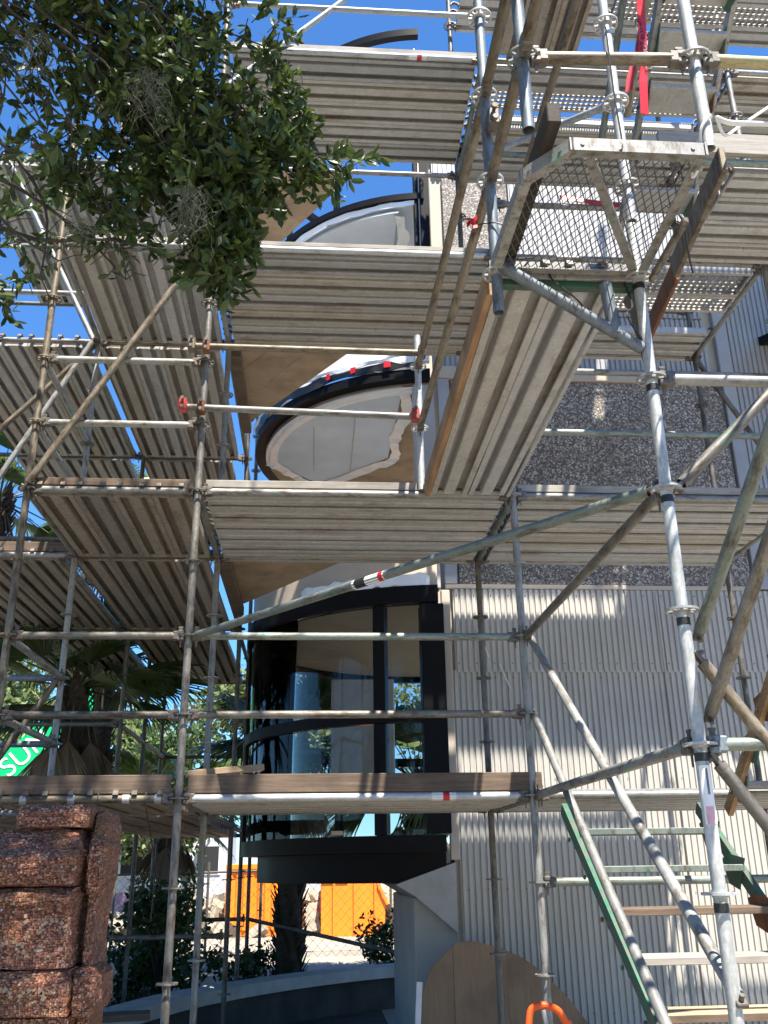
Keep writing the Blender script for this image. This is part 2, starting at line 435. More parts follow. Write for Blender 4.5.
def hook_mesh():
    def f():
        g = G(); g.box(-.09,.09,-.001,.012,-.036,-.022)
        for sx in (-.075, .075):
            pts = [(sx, .008, -.03),(sx,-.012,.012),(sx,-.045,.026),(sx,-.075,.014),(sx,-.086,-.012)]
            for a, b in zip(pts, pts[1:]):
                pa, pb = Vector(a), Vector(b); d = (pb-pa); n = Vector((0,-d.z,d.y)).normalized()*.005
                vs = []
                for s in (-.016, .016):
                    for p in (pa-n, pb-n, pb+n, pa+n): vs.append((p.x+s, p.y, p.z))
                g.add(vs, [(0,1,2,3),(7,6,5,4),(0,4,5,1),(1,5,6,2),(2,6,7,3),(3,7,4,0)])
        return free(g.obj('end_hook', CLAMP))
    return cached('hook', f)
def plank(p, L, axis, mat, label, group, perf=False, w=.236, hooks=True):
    """p: start point on plank centre line at top surface; runs +axis for length L between ledger centres"""
    me = plank_mesh(L-.11, mat, w, perf=perf)
    x, y, z = p
    if axis == 'Y': o = link('steel_plank', me, None, (x, y+.055, z))
    else: o = link('steel_plank', me, None, (x+.055, y, z)); o.rotation_euler.z = -PI/2
    tag(o, label, 'scaffold plank', group)
    if hooks:
        link('end_hook', hook_mesh(), o, (0,.0,0)); h = link('end_hook', hook_mesh(), o, (0,L-.11,0)); h.rotation_euler.z = PI
    return o
ORD = ['first','second','third','fourth','fifth','sixth','seventh','eighth','ninth','tenth']
DZ = .036   # plank top above ledger centre
LV = {2: 'lowest', 4: 'second', 6: 'third', 8: 'top'}

# ------------------------------------------------------------------ ground
g = G(); N = 40; S = 400.
vs = []; 
def gh(x, y):
    h = 0.
    if y > 13.5: h = min(.35, (y-13.5)*.08)
    return h
xs = [-S,-120,-60]+[-40+2.*i for i in range(41)]+[60,120,S]; ys = [-S,-100,-30]+[-16+1.5*i for i in range(50)]+[90,160,S]
for y in ys:
    for x in xs: vs.append((x, y, gh(x, y)-.0))
fs = []
nx = len(xs)
for j in range(len(ys)-1):
    for i in range(nx-1): fs.append((j*nx+i, j*nx+i+1, (j+1)*nx+i+1, (j+1)*nx+i))
struct(mk('ground', vs, fs, GROUND))

struct(G().prism([(-14,1.5),(-1.0,2.6),(-.75,5.2),(-.6,7.4),(.84,7.6),(.84,12.2),(.84,13.4),(-14,13.4)], -.05, .004, 'Z').obj('garden_bed', plain('dark_soil', (.05,.04,.03), .95, n=.5, scale=5., bmp=.6), fix=True))  # dark soil sheet added to cut ground bounce under the left decks
# low curved concrete retaining wall behind the scaffold
pts = [(-4.2,7.4),(-2.6,8.2),(-1.74,8.9),(-1.12,10.3),(-.12,11.6),(1.07,12.5),(2.6,13.0),(4.5,13.2)]
def smooth(pts, k=6):
    out = []
    for i in range(len(pts)-1):
        p0 = Vector(pts[max(i-1,0)]); p1 = Vector(pts[i]); p2 = Vector(pts[i+1]); p3 = Vector(pts[min(i+2,len(pts)-1)])
        for j in range(k):
            t = j/k; out.append(.5*((2*p1)+(p2-p0)*t+(2*p0-5*p1+4*p2-p3)*t*t+(3*p1-p0-3*p2+p3)*t**3))
    out.append(Vector(pts[-1])); return out
sp = smooth(pts)
def wallstrip(sp, w0, w1, z0, z1):
    g = G(); n = len(sp); vs = []
    for i, p in enumerate(sp):
        d = (sp[min(i+1,n-1)]-sp[max(i-1,0)]).normalized(); nn = Vector((-d.y, d.x))
        a = p-nn*w0; b = p+nn*w1
        vs += [(a.x,a.y,z0),(a.x,a.y,z1),(b.x,b.y,z1),(b.x,b.y,z0)]
    fs = []
    for i in range(n-1):
        for k in range(4): fs.append((i*4+k, i*4+(k+1)%4, (i+1)*4+(k+1)%4, (i+1)*4+k))
    fs += [(0,1,2,3), (n*4-1,n*4-2,n*4-3,n*4-4)]
    return g.add(vs, fs)
rw = empty('retaining_wall', (0,0,0)); tag(rw, 'low curved concrete garden wall with a pale flat coping behind the posts', 'low wall')
wallstrip(sp, 0, .22, -.1, .34).obj('wall_face', plain('stained_shaded_concrete', (.055,.05,.042), .9, n=.5, scale=3.), rw, fix=True)  # face colour holds stain plus shade from the decks overhead
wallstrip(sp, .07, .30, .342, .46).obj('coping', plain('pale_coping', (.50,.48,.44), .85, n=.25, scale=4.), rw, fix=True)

# ------------------------------------------------------------------ building with siding and pebble panels
WY = 8.4
bd = empty('building', (1.2,WY,0)); tag(bd, 'pale building wall with corrugated siding and brown pebble panels behind the scaffold', 'building')
def corr(x0, x1, z0, z1, y, name, mat, pitch=.055, dep=.016):
    vs = []; n = int((x1-x0)/pitch); prof = []
    for i in range(n):
        x = x0+i*pitch
        prof += [(x, 0), (x+pitch*.22, 0), (x+pitch*.32, -dep), (x+pitch*.88, -dep), (x+pitch*.98, 0)]
    g = G()
    for x, d in prof: vs += [(x, y+d, z0), (x, y+d, z1)]
    fs = [(2*i, 2*i+2, 2*i+3, 2*i+1) for i in range(len(prof)-1)]
    # a thin return at top and bottom so the sheet has thickness
    k = len(vs)
    for x, d in prof: vs += [(x, y+.03, z0), (x, y+.03, z1)]
    fs += [(2*i+2, 2*i, k+2*i, k+2*i+2) for i in range(len(prof)-1)]+[(2*i+1, 2*i+3, k+2*i+3, k+2*i+1) for i in range(len(prof)-1)]
    return mk(name, [(a-1.2, b-WY, c) for a, b, c in vs], fs, mat, bd)
def bb(name, x0, x1, y0, y1, z0, z1, mat, par=None, bev=.006):
    g = G().box(x0-1.2, x1-1.2, y0-WY, y1-WY, z0, z1, bev=bev); return g.obj(name, mat, par or bd)
corr(1.26, 9., .0, 3.27, WY-.004, 'lower_siding', SIDING)
corr(1.29, 9., 3.25, 4.04, WY-.012, 'lower_siding', SIDING)
bb('wall_core', 1.22, 9., WY+.03, WY+.3, -.2, 9.28, BEIGE)
bb('coping_strip', 1.22, 4.26, WY-.03, WY+.03, 4.045, 4.09, BEIGE)
bb('pebble_panel', 1.36, 4.24, WY-.015, WY+.03, 4.092, 6.30, PEB)
bb('coping_strip', 1.22, 4.26, WY-.05, WY+.03, 6.302, 6.44, BEIGE)
corr(1.25, 4.2, 6.445, 7.1, WY-.004, 'upper_siding', SIDINGW)
bb('pebble_panel', 1.36, 2.1, WY-.015, WY+.03, 7.12, 8.9, PEB)
corr(2.12, 4.2, 7.12, 8.94, WY-.004, 'upper_siding', SIDINGW)
bb('corner_trim', 1.22, 1.34, WY-.035, WY+.03, 4.092, 6.30, SIDINGW)
corr(1.25, 4.2, 8.95, 9.26, WY-.004, 'upper_siding', SIDINGW)
bb('flat_white_panel', 4.262, 4.40, WY-.04, WY+.03, 4.06, 9.27, SIDINGW)
corr(4.41, 9., 4.06, 9.26, WY-.004, 'upper_siding', SIDINGW)
bb('parapet_cap', 1.18, 9.05, WY-.08, WY+.34, 9.282, 9.34, DARK)
f_ = bb('window_frame', 5.0, 6.4, WY-.10, WY-.02, 5.4, 6.75, DARK); bb('pane', 5.08, 6.32, WY-.115, WY-.104, 5.48, 6.67, GLASS, f_)
f_.children[0].location = (0,0,0)
g = G(); g.prism([(WY-1.0-WY, 6.55), (WY-.02-WY, 6.9), (WY-.02-WY, 6.8), (WY-1.0-WY, 6.48)], 4.75-1.2, 6.7-1.2, 'X'); g.obj('window_hood', DARK, bd, fix=True)

g = G()
for z in (.45, 1.4, 2.35, 3.20, 3.33, 3.98):
    for i in range(0, 76, 3):
        x = 1.29+.055*(i+.6)-1.2; g.tube([(x,-.034,z),(x,-.026,z)], .006, 6)
g.obj('fixing_screws', CLAMP, bd)['kind'] = 'stuff'
for x in (3.25, 5.2): bb('sheet_joint', x, x+.018, WY-.036, WY-.030, .0, 4.03, SIDING, bev=.001)
# concrete pier and haunch beneath the glass bay
pr = empty('concrete_pier', (1.0,8.9,0)); tag(pr, 'grey concrete pier with a sloping haunch holding up the curved glass bay', 'pier')
G().box(.86-1, 1.235-1, 8.44-8.9, 10.6-8.9, -.2, 1.34, bev=.01).obj('pier_wall', CONCB, pr)
G().prism([(.70-1,1.45),(.86-1,1.36),(1.215-1,1.07),(1.215-1,1.62)], 8.34-8.9, 10.4-8.9).obj('haunch', CONC, pr, fix=True)
G().box(1.175-1, 1.255-1, 8.33-8.9, 8.40-8.9, 1.64, 4.02, bev=.006).obj('corner_strip', BEIGE, pr)

# ------------------------------------------------------------------ curved glass bay
CX, CY = 1.3, 10.2
bay = empty('curved_glass_bay', (CX,CY,0)); tag(bay, 'round tower bay with dark bronze rings, curved glass below and sheeted openings above', 'glass bay')
A0, A1 = math.radians(265), math.radians(82)
def arc(r0, r1, z0, z1, a0=A0, a1=A1, n=56):
    g = G(); vs = []
    for i in range(n+1):
        a = a0+(a1-a0)*i/n; c, s = math.cos(a), math.sin(a)
        vs += [(r0*c,r0*s,z0),(r1*c,r1*s,z0),(r1*c,r1*s,z1),(r0*c,r0*s,z1)]
    fs = []
    for i in range(n):
        for k in range(4): fs.append((i*4+k, i*4+(k+1)%4, (i+1)*4+(k+1)%4, (i+1)*4+k))
    fs += [(0,1,2,3),(n*4+3,n*4+2,n*4+1,n*4)]
    return g.add(vs, fs)
def arcobj(name, mat, *a, **k): return asmooth(arc(*a, **k).obj(name, mat, bay, fix=True), 30)
def disc(r, z0, z1, a0=A0, a1=A1, n=40, extra=()):
    poly = [(r*math.cos(a0+(a1-a0)*i/n), r*math.sin(a0+(a1-a0)*i/n)) for i in range(n+1)]+list(extra)
    return G().prism(poly, z0, z1, 'Z')
arcobj('base_fascia', DARK, 1.78, 1.86, 1.46, 1.70)
arcobj('base_ring', DARK, 1.90, 2.03, 1.702, 1.84)
disc(1.88, 1.704, 1.80).obj('floor_slab', BEIGE, bay, fix=True)
disc(1.76, 1.47, 1.50).obj('soffit', NAVY, bay, fix=True)
arcobj('transom_ring', DARK, 1.95, 2.03, 2.78, 2.88)
arcobj('head_ring', DARK, 1.93, 2.05, 3.86, 4.02)
gl = arcobj('glazing', GLASS, 1.985, 1.995, 1.842, 2.778, A0, math.radians(165)); gl = arcobj('glazing', GLASS, 1.985, 1.995, 2.882, 3.858, A0, math.radians(165))
for deg, w in ((249,.055),(183,.03),(172,.02),(120,.03)):
    a = math.radians(deg); M = Matrix.Rotation(a, 4, 'Z')
    for z0, z1 in ((1.842,2.778),(2.882,3.858)):
        G().box(1.90,2.02,-w,w,z0,z1,M, bev=.004).obj('mullion', DARK, bay)
for x0, x1, y0, y1, z0, z1, m in ((-.22,-.05,-1.92,-1.76,1.85,3.85,DARK),):
    G().box(-.34,-.13,-2.02,-1.80,z0,z1, bev=.005).obj('end_frame', DARK, bay)
# floors
disc(1.90, 4.03, 4.12).obj('floor_slab', SOFFT, bay, fix=True)
disc(1.90, 3.92, 3.95).obj('soffit', SOFFT, bay, fix=True)
arcobj('spandrel', MEMT, 1.93, 1.99, 4.022, 4.75)
arcobj('ring_beam', DARK, 1.92, 2.04, 6.20, 6.30)
arcobj('spandrel_sheeting', MEMB, 1.96, 2.02, 6.40, 7.5)
# plastic film wrap with red tape on ring
def ragged(r, z0, z1, a0, a1, amp, mat, name, seed, n=90):
    rr = random.Random(seed); g = G(); vs = []
    K = [[rr.uniform(-1,1) for _ in range(30)] for _ in range(3)]
    def nz(k, t):
        t = t*16; i = int(t); f = t-i; f = f*f*(3-2*f); return K[k][i]*(1-f)+K[k][i+1]*f
    for i in range(n+1):
        t = i/n; a = a0+(a1-a0)*t; q = r+.010*nz(0,t)
        zb = z0+amp*nz(1,t); zt = z1+amp*.6*nz(2,t)
        for (ra, zz) in ((q,zb),(q+.008,zt),(q-.004,zt+.002),(q-.008,zb-.002)): vs.append((ra*math.cos(a), ra*math.sin(a), zz))
    fs = []
    for i in range(n):
        for k in range(4): fs.append((i*4+k, i*4+(k+1)%4, (i+1)*4+(k+1)%4, (i+1)*4+k))
    g.add(vs, fs); o = g.obj(name, mat, bay, fix=True); return asmooth(o, 50)
ragged(2.055, 6.30, 6.38, math.radians(262), math.radians(190), .025, WRAP, 'film_wrap', 3)
ragged(2.07, 6.38, 6.43, math.radians(262), math.radians(186), .025, TARP, 'film_edge', 4)
for a0, a1 in ((252,254.),(242,243.6),(234,235.2)):
    arc(2.075, 2.080, 6.325, 6.39, math.radians(a0), math.radians(a1), 4).obj('red_tape_strip', TAPE, bay, fix=True)
ragged(2.03, 4.70, 4.80, math.radians(262), math.radians(190), .03, TARP, 'film_edge', 9)
ragged(2.04, 4.03, 4.13, math.radians(263), math.radians(225), .035, TARP, 'film_edge', 12)
def soff(z, mat, name='soffit'):
    a0, a1 = math.radians(256.5), math.radians(176); n = 30; r = 1.88
    poly = [(r*math.cos(a0+(a1-a0)*i/n), r*math.sin(a0+(a1-a0)*i/n)) for i in range(n+1)]
    poly += [(-1.28, .72), (-.46, -.10)]
    G().prism(poly, z, z+.03, 'Z').obj(name, mat, bay, fix=True)
    for q in (-.9, -1.35):
        G().box(q, q+.008, -1.2 if q > -1 else -.9, .3, z-.004, z-.001).obj('board_joint', STUD, bay)
    # ragged strip of white film along the inner and right edges
    rr = random.Random(int(z*10)); pth = [(-.44,-1.80),(-.36,-1.3),(-.44,-.7),(-.40,-.12),(-.72,.2),(-1.28,.74),(-1.6,.42),(-1.84,.05)]
    pth = smooth(pth, 6); g = G(); vs = []
    for i, p in enumerate(pth):
        d = (pth[min(i+1,len(pth)-1)]-pth[max(i-1,0)]).normalized(); nn = Vector((-d.y,d.x)); w = .05+rr.uniform(0,.05)
        a = p-nn*w; b = p+nn*(.03+rr.uniform(0,.03)); dz = rr.uniform(-.03,.01)
        vs += [(a.x,a.y,z-.02+dz),(b.x,b.y,z-.012),(b.x,b.y,z-.008),(a.x,a.y,z-.016+dz)]
    fs = []
    for i in range(len(pth)-1):
        for k in range(4): fs.append((i*4+k, i*4+(k+1)%4, (i+1)*4+(k+1)%4, (i+1)*4+k))
    g.add(vs, fs).obj('film_edge', TARP, bay, fix=True)
ragged(1.86, 6.135, 6.17, math.radians(262), math.radians(176), .012, TARP, 'film_edge', 22)
arc(1.78, 1.915, 6.150, 6.165, math.radians(263), math.radians(176)).obj('film_edge', TARP, bay, fix=True)
soff(6.17, SOFF)
arcobj('ring_beam', DARK, 1.97, 2.04, 8.42, 8.50)
ragged(2.0, 8.36, 8.42, math.radians(262), math.radians(190), .02, TARP, 'film_edge', 6)
soff(8.38, SOFF)
disc(1.90, 8.44, 8.52).obj('roof_slab', SOFF, bay, fix=True)
for z0, z1, m in ((4.03,6.19,SIDINGW),):
    G().box(-.34,-.13,-1.90,-1.76,z0,z1, bev=.005).obj('jamb', m, bay)
G().box(-.28,-.12,-2.0,-1.88,7.5,9.0, bev=.004).obj('end_frame', DARK, bay)
G().box(-.28,-.12,-2.0,-1.88,9.02,10.6, bev=.004).obj('end_frame', STUD, bay)
G().box(-.235,-.225,-2.02,-2.0,6.5,10.6).obj('stud_lip', STUD, bay)
for deg in (236,214,201):
    M = Matrix.Rotation(math.radians(deg), 4, 'Z'); G().box(1.98,2.03,-.03,.03,8.5,10.8,M, bev=.003).obj('steel_stud', DARK, bay)
arcobj('top_ring', DARK, 1.97, 2.05, 10.8, 10.9)
# interior: dark core wall and a pale partition seen through the glass
disc(1.915, 6.203, 6.22).obj('floor_deck', PLY, bay, fix=True)
G().box(-.05,1.2,.9,1.4,4.13,8.35).obj('core_wall', BEIGE, bay)
G().box(-1.10,-.35,.9,.98,2.6,3.7, bev=.01).obj('interior_board', WHITEP, bay)

# plywood infill boards between scaffold and bay (triangles at three levels)
def infill(z, lvl):
    o = empty('plywood_infill', (-.8,7.42,z)); tag(o, f'triangular plywood infill boards filling the corner beside the round bay at the {lvl} deck', 'plywood infill', 'plywood corner infills')
    # edge vector from (0,1.62) to (1.05,0); boards parallel to it
    A = Vector((-.01,1.66)); B = Vector((1.12,-.02)); O_ = Vector((-.01,-.02))
    n = 3
    for k in range(n):
        a0 = O_+(A-O_)*(k/n); a1 = O_+(A-O_)*((k+1)/n-.006); b0 = O_+(B-O_)*(k/n); b1 = O_+(B-O_)*((k+1)/n-.006)
        poly = [tuple(b0),tuple(b1),tuple(a1),tuple(a0)] if k else [tuple(O_),tuple(b1),tuple(a1)]
        G().prism(poly, .03+.002*k, .048+.002*k, 'Z').obj('board', PLY, o, fix=True)
    G().box(0,.09,.0,1.6,-.06,.028, bev=.004).obj('joist', WOODX, o)
infill(4,'second'); infill(6,'third'); infill(8,'top')

# ------------------------------------------------------------------ scaffold: posts
XA, XB, XN, XC, XH, XZ = -1.94, -.81, .72, 1.36, 3.5, -4.1
R1, R2, R3, R4, R5 = 3.34, 5.9, 7.32, 9.8, 12.88
standard(XA, R2, .12, 7.2, BROWN, 'weathered yellowish post at the left frame edge, foremost row')
standard(XB, R2, .12, 8.9, DULL, 'long grey-brown post just left of centre carrying red clamps')
standard(XC, R2, .12, 10.6, GALV, 'patchy grey post in front of corrugated siding where stair rails start')
standard(XZ, R3, .12, 9.3, DULL, 'post of the second row beyond the left frame edge')
standard(-1.96, R3, .12, 9.2, GALV, 'pale post one bay behind the leftmost front post')
standard(XB, R3, .12, 9.2, GALV, 'thin post one bay behind the post with red clamps')
standard(XC-.01, R3, .12, 10.6, DULL, 'dull post standing close before siding left of the stair')
standard(XH, R3, .12, 10.6, DULL, 'dull post at the far right corner of the decks near siding')
standard(XH, R2, .12, 10.6, GALV, 'galvanised post at the right end of the front row')
for x, y, l in ((-1.98,R4,'third row post behind the palm at left'),(XB,R4,'third row post beside the left rim of the glass bay'),
                (XZ,R4,'third row post at the far left among palm leaves'),(-2.04,R5,'rearmost left post under the plank ends'),
                (XB,R5,'rear post nearly touching the glass bay outline'),(-2.0,11.3,'slim dark post between third and rear row at left'),
                (XB,11.3,'dark post between third and rear rows beside the bay'),(-.78,15.4,'hindmost dark post beyond the glass bay')):
    standard(x, y, .12 if y < 8.2 else (.12 if y < 11 else .3), 9. if y < 12 else 6.6, DULL, l, base=True)
# short open rail post
standard(XN, R2-.02, 4.02, 5.25, BRIGHT, 'short bright rail post in front of the sheeted round opening', base=False)
# foreground post and hanging posts
standard(1.395, R1, .12, 4.28, WHITE, 'thick pale foreground post with black bands and stickers right of the stair', collar=True, rm=BRIGHT)
standard(1.40, R1, 4.30, 6.1, BRIGHT, 'bright post rising above the mesh bracket behind the brown tube', base=False)
standard(.765, R1, 3.80, 5.6, BLUEG, 'blue-grey post with open lower end at the left corner of the mesh bracket', base=False, rm=BRIGHT)
standard(.765, 2.65, 4.14, 5.6, BLUEG, 'blue-grey tube end hanging open above the mesh bracket, topmost left', base=False, rm=GALV)
standard(1.43, 2.62, 4.06, 5.6, WHITE, 'speckled white tube end hanging open at the right, roped with white cord', base=False, rm=GALV)

# ------------------------------------------------------------------ ledgers and rails
def LX(x0, x1, y, k, mat, label, **kw): return ledger((x0,y,zr(k)), (x1,y,zr(k)), mat, label, **kw)
def LYy(x, y0, y1, k, mat, label, **kw): return ledger((x,y0,zr(k)), (x,y1,zr(k)), mat, label, **kw)
RG = 'guard rails of the scaffold'; DG = 'deck edge ledgers across the scaffold'; TG = 'transoms running back under the decks'
# front row, left bay
for k, m, l in ((4,BROWN,'lowest deck edge tube left of the central post'),(5,DULL,'mid guard rail over the lowest deck, left bay'),(6,DULL,'upper guard rail over the lowest deck, left bay'),
                (8,GALV,'second deck edge tube in the left front bay'),(9,GALV,'mid guard rail over the second deck, left front bay'),(10,GALV,'upper guard rail over the second deck, left front bay'),
                (12,BRIGHT,'bright third deck edge tube in the left front bay')):
    LX(XA, XB, R2, k, m, l, group=RG if k not in (4,8,12) else DG)
for k, m, l in ((4,BRIGHT,'bright silver lowest deck edge tube in the middle bay'),(5,DULL,'mid guard rail over the lowest deck crossing the glass bay'),(6,GREEN,'greenish upper guard rail over the lowest deck crossing the glass bay'),
                (8,GALV,'second deck edge tube beneath the sheeted round opening'),(12,BRIGHT,'third deck edge tube in the middle bay'),
                (16,BRIGHT,'top deck edge tube in the middle bay with red sticker'),(17,BRIGHT,'lower rail over the top deck in the middle bay'),(18,BRIGHT,'upper rail over the top deck in the middle bay')):
    LX(XB, XC, R2, k, m, l, group=RG if k not in (4,8,12,16) else DG)
for k, m, l in ((3,GREEN,'dark greenish tube crossing behind the stair treads'),(4,GALV,'lowest deck edge tube right of the stair head'),(8,GALV,'second deck edge tube at right with black and white bands'),
                (9,GREEN,'green painted rail in front of the big pebble panel'),(10,GALV,'pale rail along the top of the pebble panel at right'),(12,GALV,'third deck edge tube at right'),(16,GALV,'top deck edge tube at right')):
    LX(XC, XH, R2, k, m, l, group=RG if k not in (4,8,12,16) else DG)
for k in (8,12,16):
    LX(XH, XH+2.1, R2, k, GALV, f'{LV[k//2]} deck edge tube running off beyond the right frame edge', group=DG)
# extra left beyond frame edge
for k in (4,5,6,8,12): LX(XZ+.0, XA, R2 if False else R3, k, (BLUEG if k in (5,6) else GALV), f'second row tube left of the pale post at height {["","","","","knee","hip","chest","","second deck","","","","third deck"][k]} level', group=DG if k in (4,8,12) else RG)
LX(XZ, -1.96, R3, 16, GREENP, 'green top deck edge tube at the upper left behind leaves', group=DG)
LX(-1.96, XB, R3, 4, DULL, 'second row lowest deck tube in the left bay', group=DG)
LX(-1.96, XB, R3, 8, DULL, 'second row tube under the second deck, left bay', group=DG)
LX(-1.96, XB, R3, 12, BROWN, 'brown second row tube under the third deck, left bay', group=DG)
LX(-1.96, XB, R3, 16, BRIGHT, 'second row tube under the top deck behind the oak leaves', group=DG)
LX(-1.96, XB, R3, 18, BRIGHT, 'second row rail over the top deck behind the oak leaves', group=RG)
for k in (4,8,12,16):
    LX(XB, XC-.01, R3, k, GALV, f'back edge tube of the {LV[k//2]} deck in the middle bay', group=DG)
    LX(XC-.01, XH, R3, k, GALV, f'back edge tube of the {LV[k//2]} deck in the right bay', group=DG)
LX(XB, XC-.01, R3, 14, BRIGHT, 'thin rail crossing the blue sky gap above the round opening', group=RG)
LX(XB, XC-.01, R3, 17, BRIGHT, 'second row rail above the top deck in the middle bay', group=RG)
for k in (4,8,12,16):
    LX(-1.98, XB, R4, k, DULL, f'third row tube under the {LV[k//2]} deck, left', group=DG)
    LX(XZ, -1.98, R4, k, DULL, f'third row tube under the {LV[k//2]} deck at the left frame edge', group=DG)
LX(XZ, -1.98, R4, 6, GREEN, 'greenish third row rail among palm leaves at left', group=RG)
for k in (4,6,8,12):
    LX(-2.04, XB, R5, k, DULL, f'rear row tube at {["","","","","lowest deck","","chest rail","","second deck","","","","third deck"][k]} height behind the palm', group=DG if k != 6 else RG)
LX(-2.04, XB, R5, 2, DULL, 'low rear row tube near the garden wall', group=RG)
LX(-1.98, XB, R4, 2, DULL, 'low third row tube above the garden wall, left', group=RG)
# transoms
for x, nm in ((XA,'leftmost front post'),(XB,'central left post')):
    for k in (4,8,12): LYy(x if x == XB else -1.95, R2, R3, k, GALV, f'transom behind the {nm} at the {LV[k//2]} deck', group=TG)
for x, nm in ((-1.97,'left'),(XB,'right')):
    for k in (4,8,12,16): LYy(x, R3, R4, k, DULL, f'second bay transom on the {nm} side of the left decks at {LV[k//2]} level', group=TG)
    for k in (4,8,12): LYy(x-.02, R4, R5, k, DULL, f'third bay transom on the {nm} side of the left decks at {LV[k//2]} level', group=TG)
for k in (4,8,12,16):
    LYy(XC, R2, R3, k, GREEN, f'green splashed transom between middle and right bays at the {LV[k//2]} deck', group=TG)
    LYy(XH, R2, R3, k, GALV, f'transom at the right end of the {LV[k//2]} deck', group=TG)
for k, l in ((5,'hip'),(6,'chest')):
    LYy(-1.95, R2, R3, k, GALV, f'side rail running back from the leftmost post at {l} height above the lowest deck', group=RG)
for k, l in ((9,'mid'),(10,'upper')):
    LYy(-1.95, R2, R3, k, GALV, f'{l} side rail running back from the leftmost post above the second deck', group=RG)
LYy(-2.0, R4, R5, 6, DULL, 'side rail running to the rear row behind the hanging palm leaves', group=RG)
LYy(XB, R2, R3, 16, GALV, 'transom at the left end of the top deck', group=TG)
for k in (4,8,12,16): LYy(-2.075, R3, R4, k, GALV, f'inner transom along the gap between the left deck bays at {LV[k//2]} level', group=TG)
for k, m in ((13,GALV),(14,GREEN)): LX(XZ, -1.96, R3, k, m, f'{"lower" if k == 13 else "upper"} rail against the sky left of the pale post over the third deck', group=RG)
for k in (17,18): LYy(-1.98, R3, R4, k, GALV, f'{"lower" if k == 17 else "upper"} rail running back over the top deck at upper left', group=RG)
for k in (9,10): LX(XZ, -1.98, R4, k, DULL, f'{"lower" if k == 9 else "upper"} third row rail over the second deck at the left frame edge', group=RG)
for k, m in ((13,GALV),(14,GREEN)):
    LX(XC, XH, R2, k, m, f'{"mid" if k == 13 else "upper"} guard rail over the third deck seen through the mesh bracket', group=RG)
    LX(XC, XH, R3, k, DULL, f'{"mid" if k == 13 else "upper"} second row rail over the third deck, right bay', group=RG)
# long forward runs
LYy(XC+.02, R1, R2, 4, GALV, 'speckled tube running forward from the stair head to the pale foreground post', group='tubes running forward to the foreground post')
LYy(XC+.02, R1, R2, 6, DULL, 'dull tube rising forward to the foreground post above the stair rails', group='tubes running forward to the foreground post')
LYy(XC+.02, R1, R2, 12, BROWN, 'brownish tube running forward overhead past the mesh bracket', group='tubes running forward to the foreground post')
for k, m, l in ((9,BROWN,'lower'),(10,BROWN,'upper')):
    ledger((XN,R2,zr(k)), (.765,R1,zr(k)), m, f'{l} dirty brown guard tube running forward from the short bright rail post', group='paired guard tubes running forward overhead')
    LYy(.765, 2.65, R1, k, BROWN, f'{l} short brown guard tube between the two blue-grey open posts', group='paired guard tubes running forward overhead')
    LYy(.765, .6, 2.65, k, BROWN, f'{l} brown guard tube leaving the frame overhead toward the viewer', group='paired guard tubes running forward overhead')
ledger((.765,2.65,zr(9)), (1.43,2.62,zr(9)), BROWN, 'brown and pink stained tube joining the two open hanging posts', group=None)
ledger((1.43,2.62,zr(9)), (2.6,2.62,zr(9)), YELLOW, 'yellow splashed tube leaving the frame at the upper right', group=None)
ledger((1.395,R1,zr(4)), (2.5,R1,zr(4)), GREEN, 'pale green splashed tube leading right from the foreground post', group=None, hm=BLUEG)
ledger((1.395,R1,zr(7)), (2.6,R1,zr(7)), GALV, 'grey tube leading right from the foreground post over the pebble panel', group=None)
# braces
BG = 'diagonal braces of the scaffold'
def brace(p0, p1, mat, label, r=TR, fork=True):
    o = bar('scaffold_brace', p0, p1, mat, label, 'scaffold brace', BG, r=r, inset=.03)
    L = (Vector(p1)-Vector(p0)).length-.06
    if fork:
        me = cached('fork', lambda: free(G().box(-.02,.02,-.008,.008,-.05,.02, bev=.003).tube([(0,-.03,-.03),(0,.03,-.03)], .009, 8).obj('brace_end', CLAMP)))
        link('brace_end', me, o, (0,0,0)); h = link('brace_end', me, o, (0,0,L)); h.rotation_euler.x = PI
    return o
brace((XA,R2-.05,zr(8)), (XB-.04,R2-.05,zr(12)), BROWN, 'long pale brace crossing the left front bay over the second deck')
brace((XZ+1.2,R3-.05,4.1), (-1.99,R3-.05,zr(12)), GALV, 'brace rising behind the leftmost post toward the third deck')
brace((-1.98,R3,zr(6)), (-2.6,R3-.02,zr(4)), BROWN, 'short brown brace over the green lettered machine at left')
brace((XB,R2+.04,zr(6)), (1.37,R1+.05,zr(6)+.02), GREEN, 'long pale green tube with sticker slanting across the glass bay to the foreground post')
brace((XC+.05,R2,zr(6)), (XC+.05,R1-.02,zr(2)+.17), GALV, 'upper stair brace falling to the foot of the foreground post')
brace((XC+.04,R2,zr(5)), (XC+.04,R1+.1,zr(1)+.02), GALV, 'lower stair brace falling beside the stair treads')
brace((1.44,R1,3.0), (2.05,R1-.05,3.58), DULL, 'brace rising right from the foreground post before the pebble panel')
brace((1.47,R1+.06,2.41), (1.5,2.2,3.24), GREEN, 'slanting tube with green end clamped to the foreground post')
brace((1.47,R1+.06,2.10), (1.5,2.3,2.96), DULL, 'dark slanting tube parallel to the one with green end')
brace((1.43,R1,2.32), (1.78,R1-.02,1.80), BROWN, 'upper striped brace falling right from the foreground post')
brace((1.44,R1,1.95), (1.78,R1-.02,1.44), DULL, 'lower striped brace falling right below the pale green tube')
brace((XC,R2,zr(14)), (1.40,R1,zr(10)), WHITE, 'white tube sloping overhead to the post above the mesh bracket', r=.02)
brace((XB,R2,7.55), (.45,R2,8.9), BRIGHT, 'long bright brace across the blue sky gap at the top')
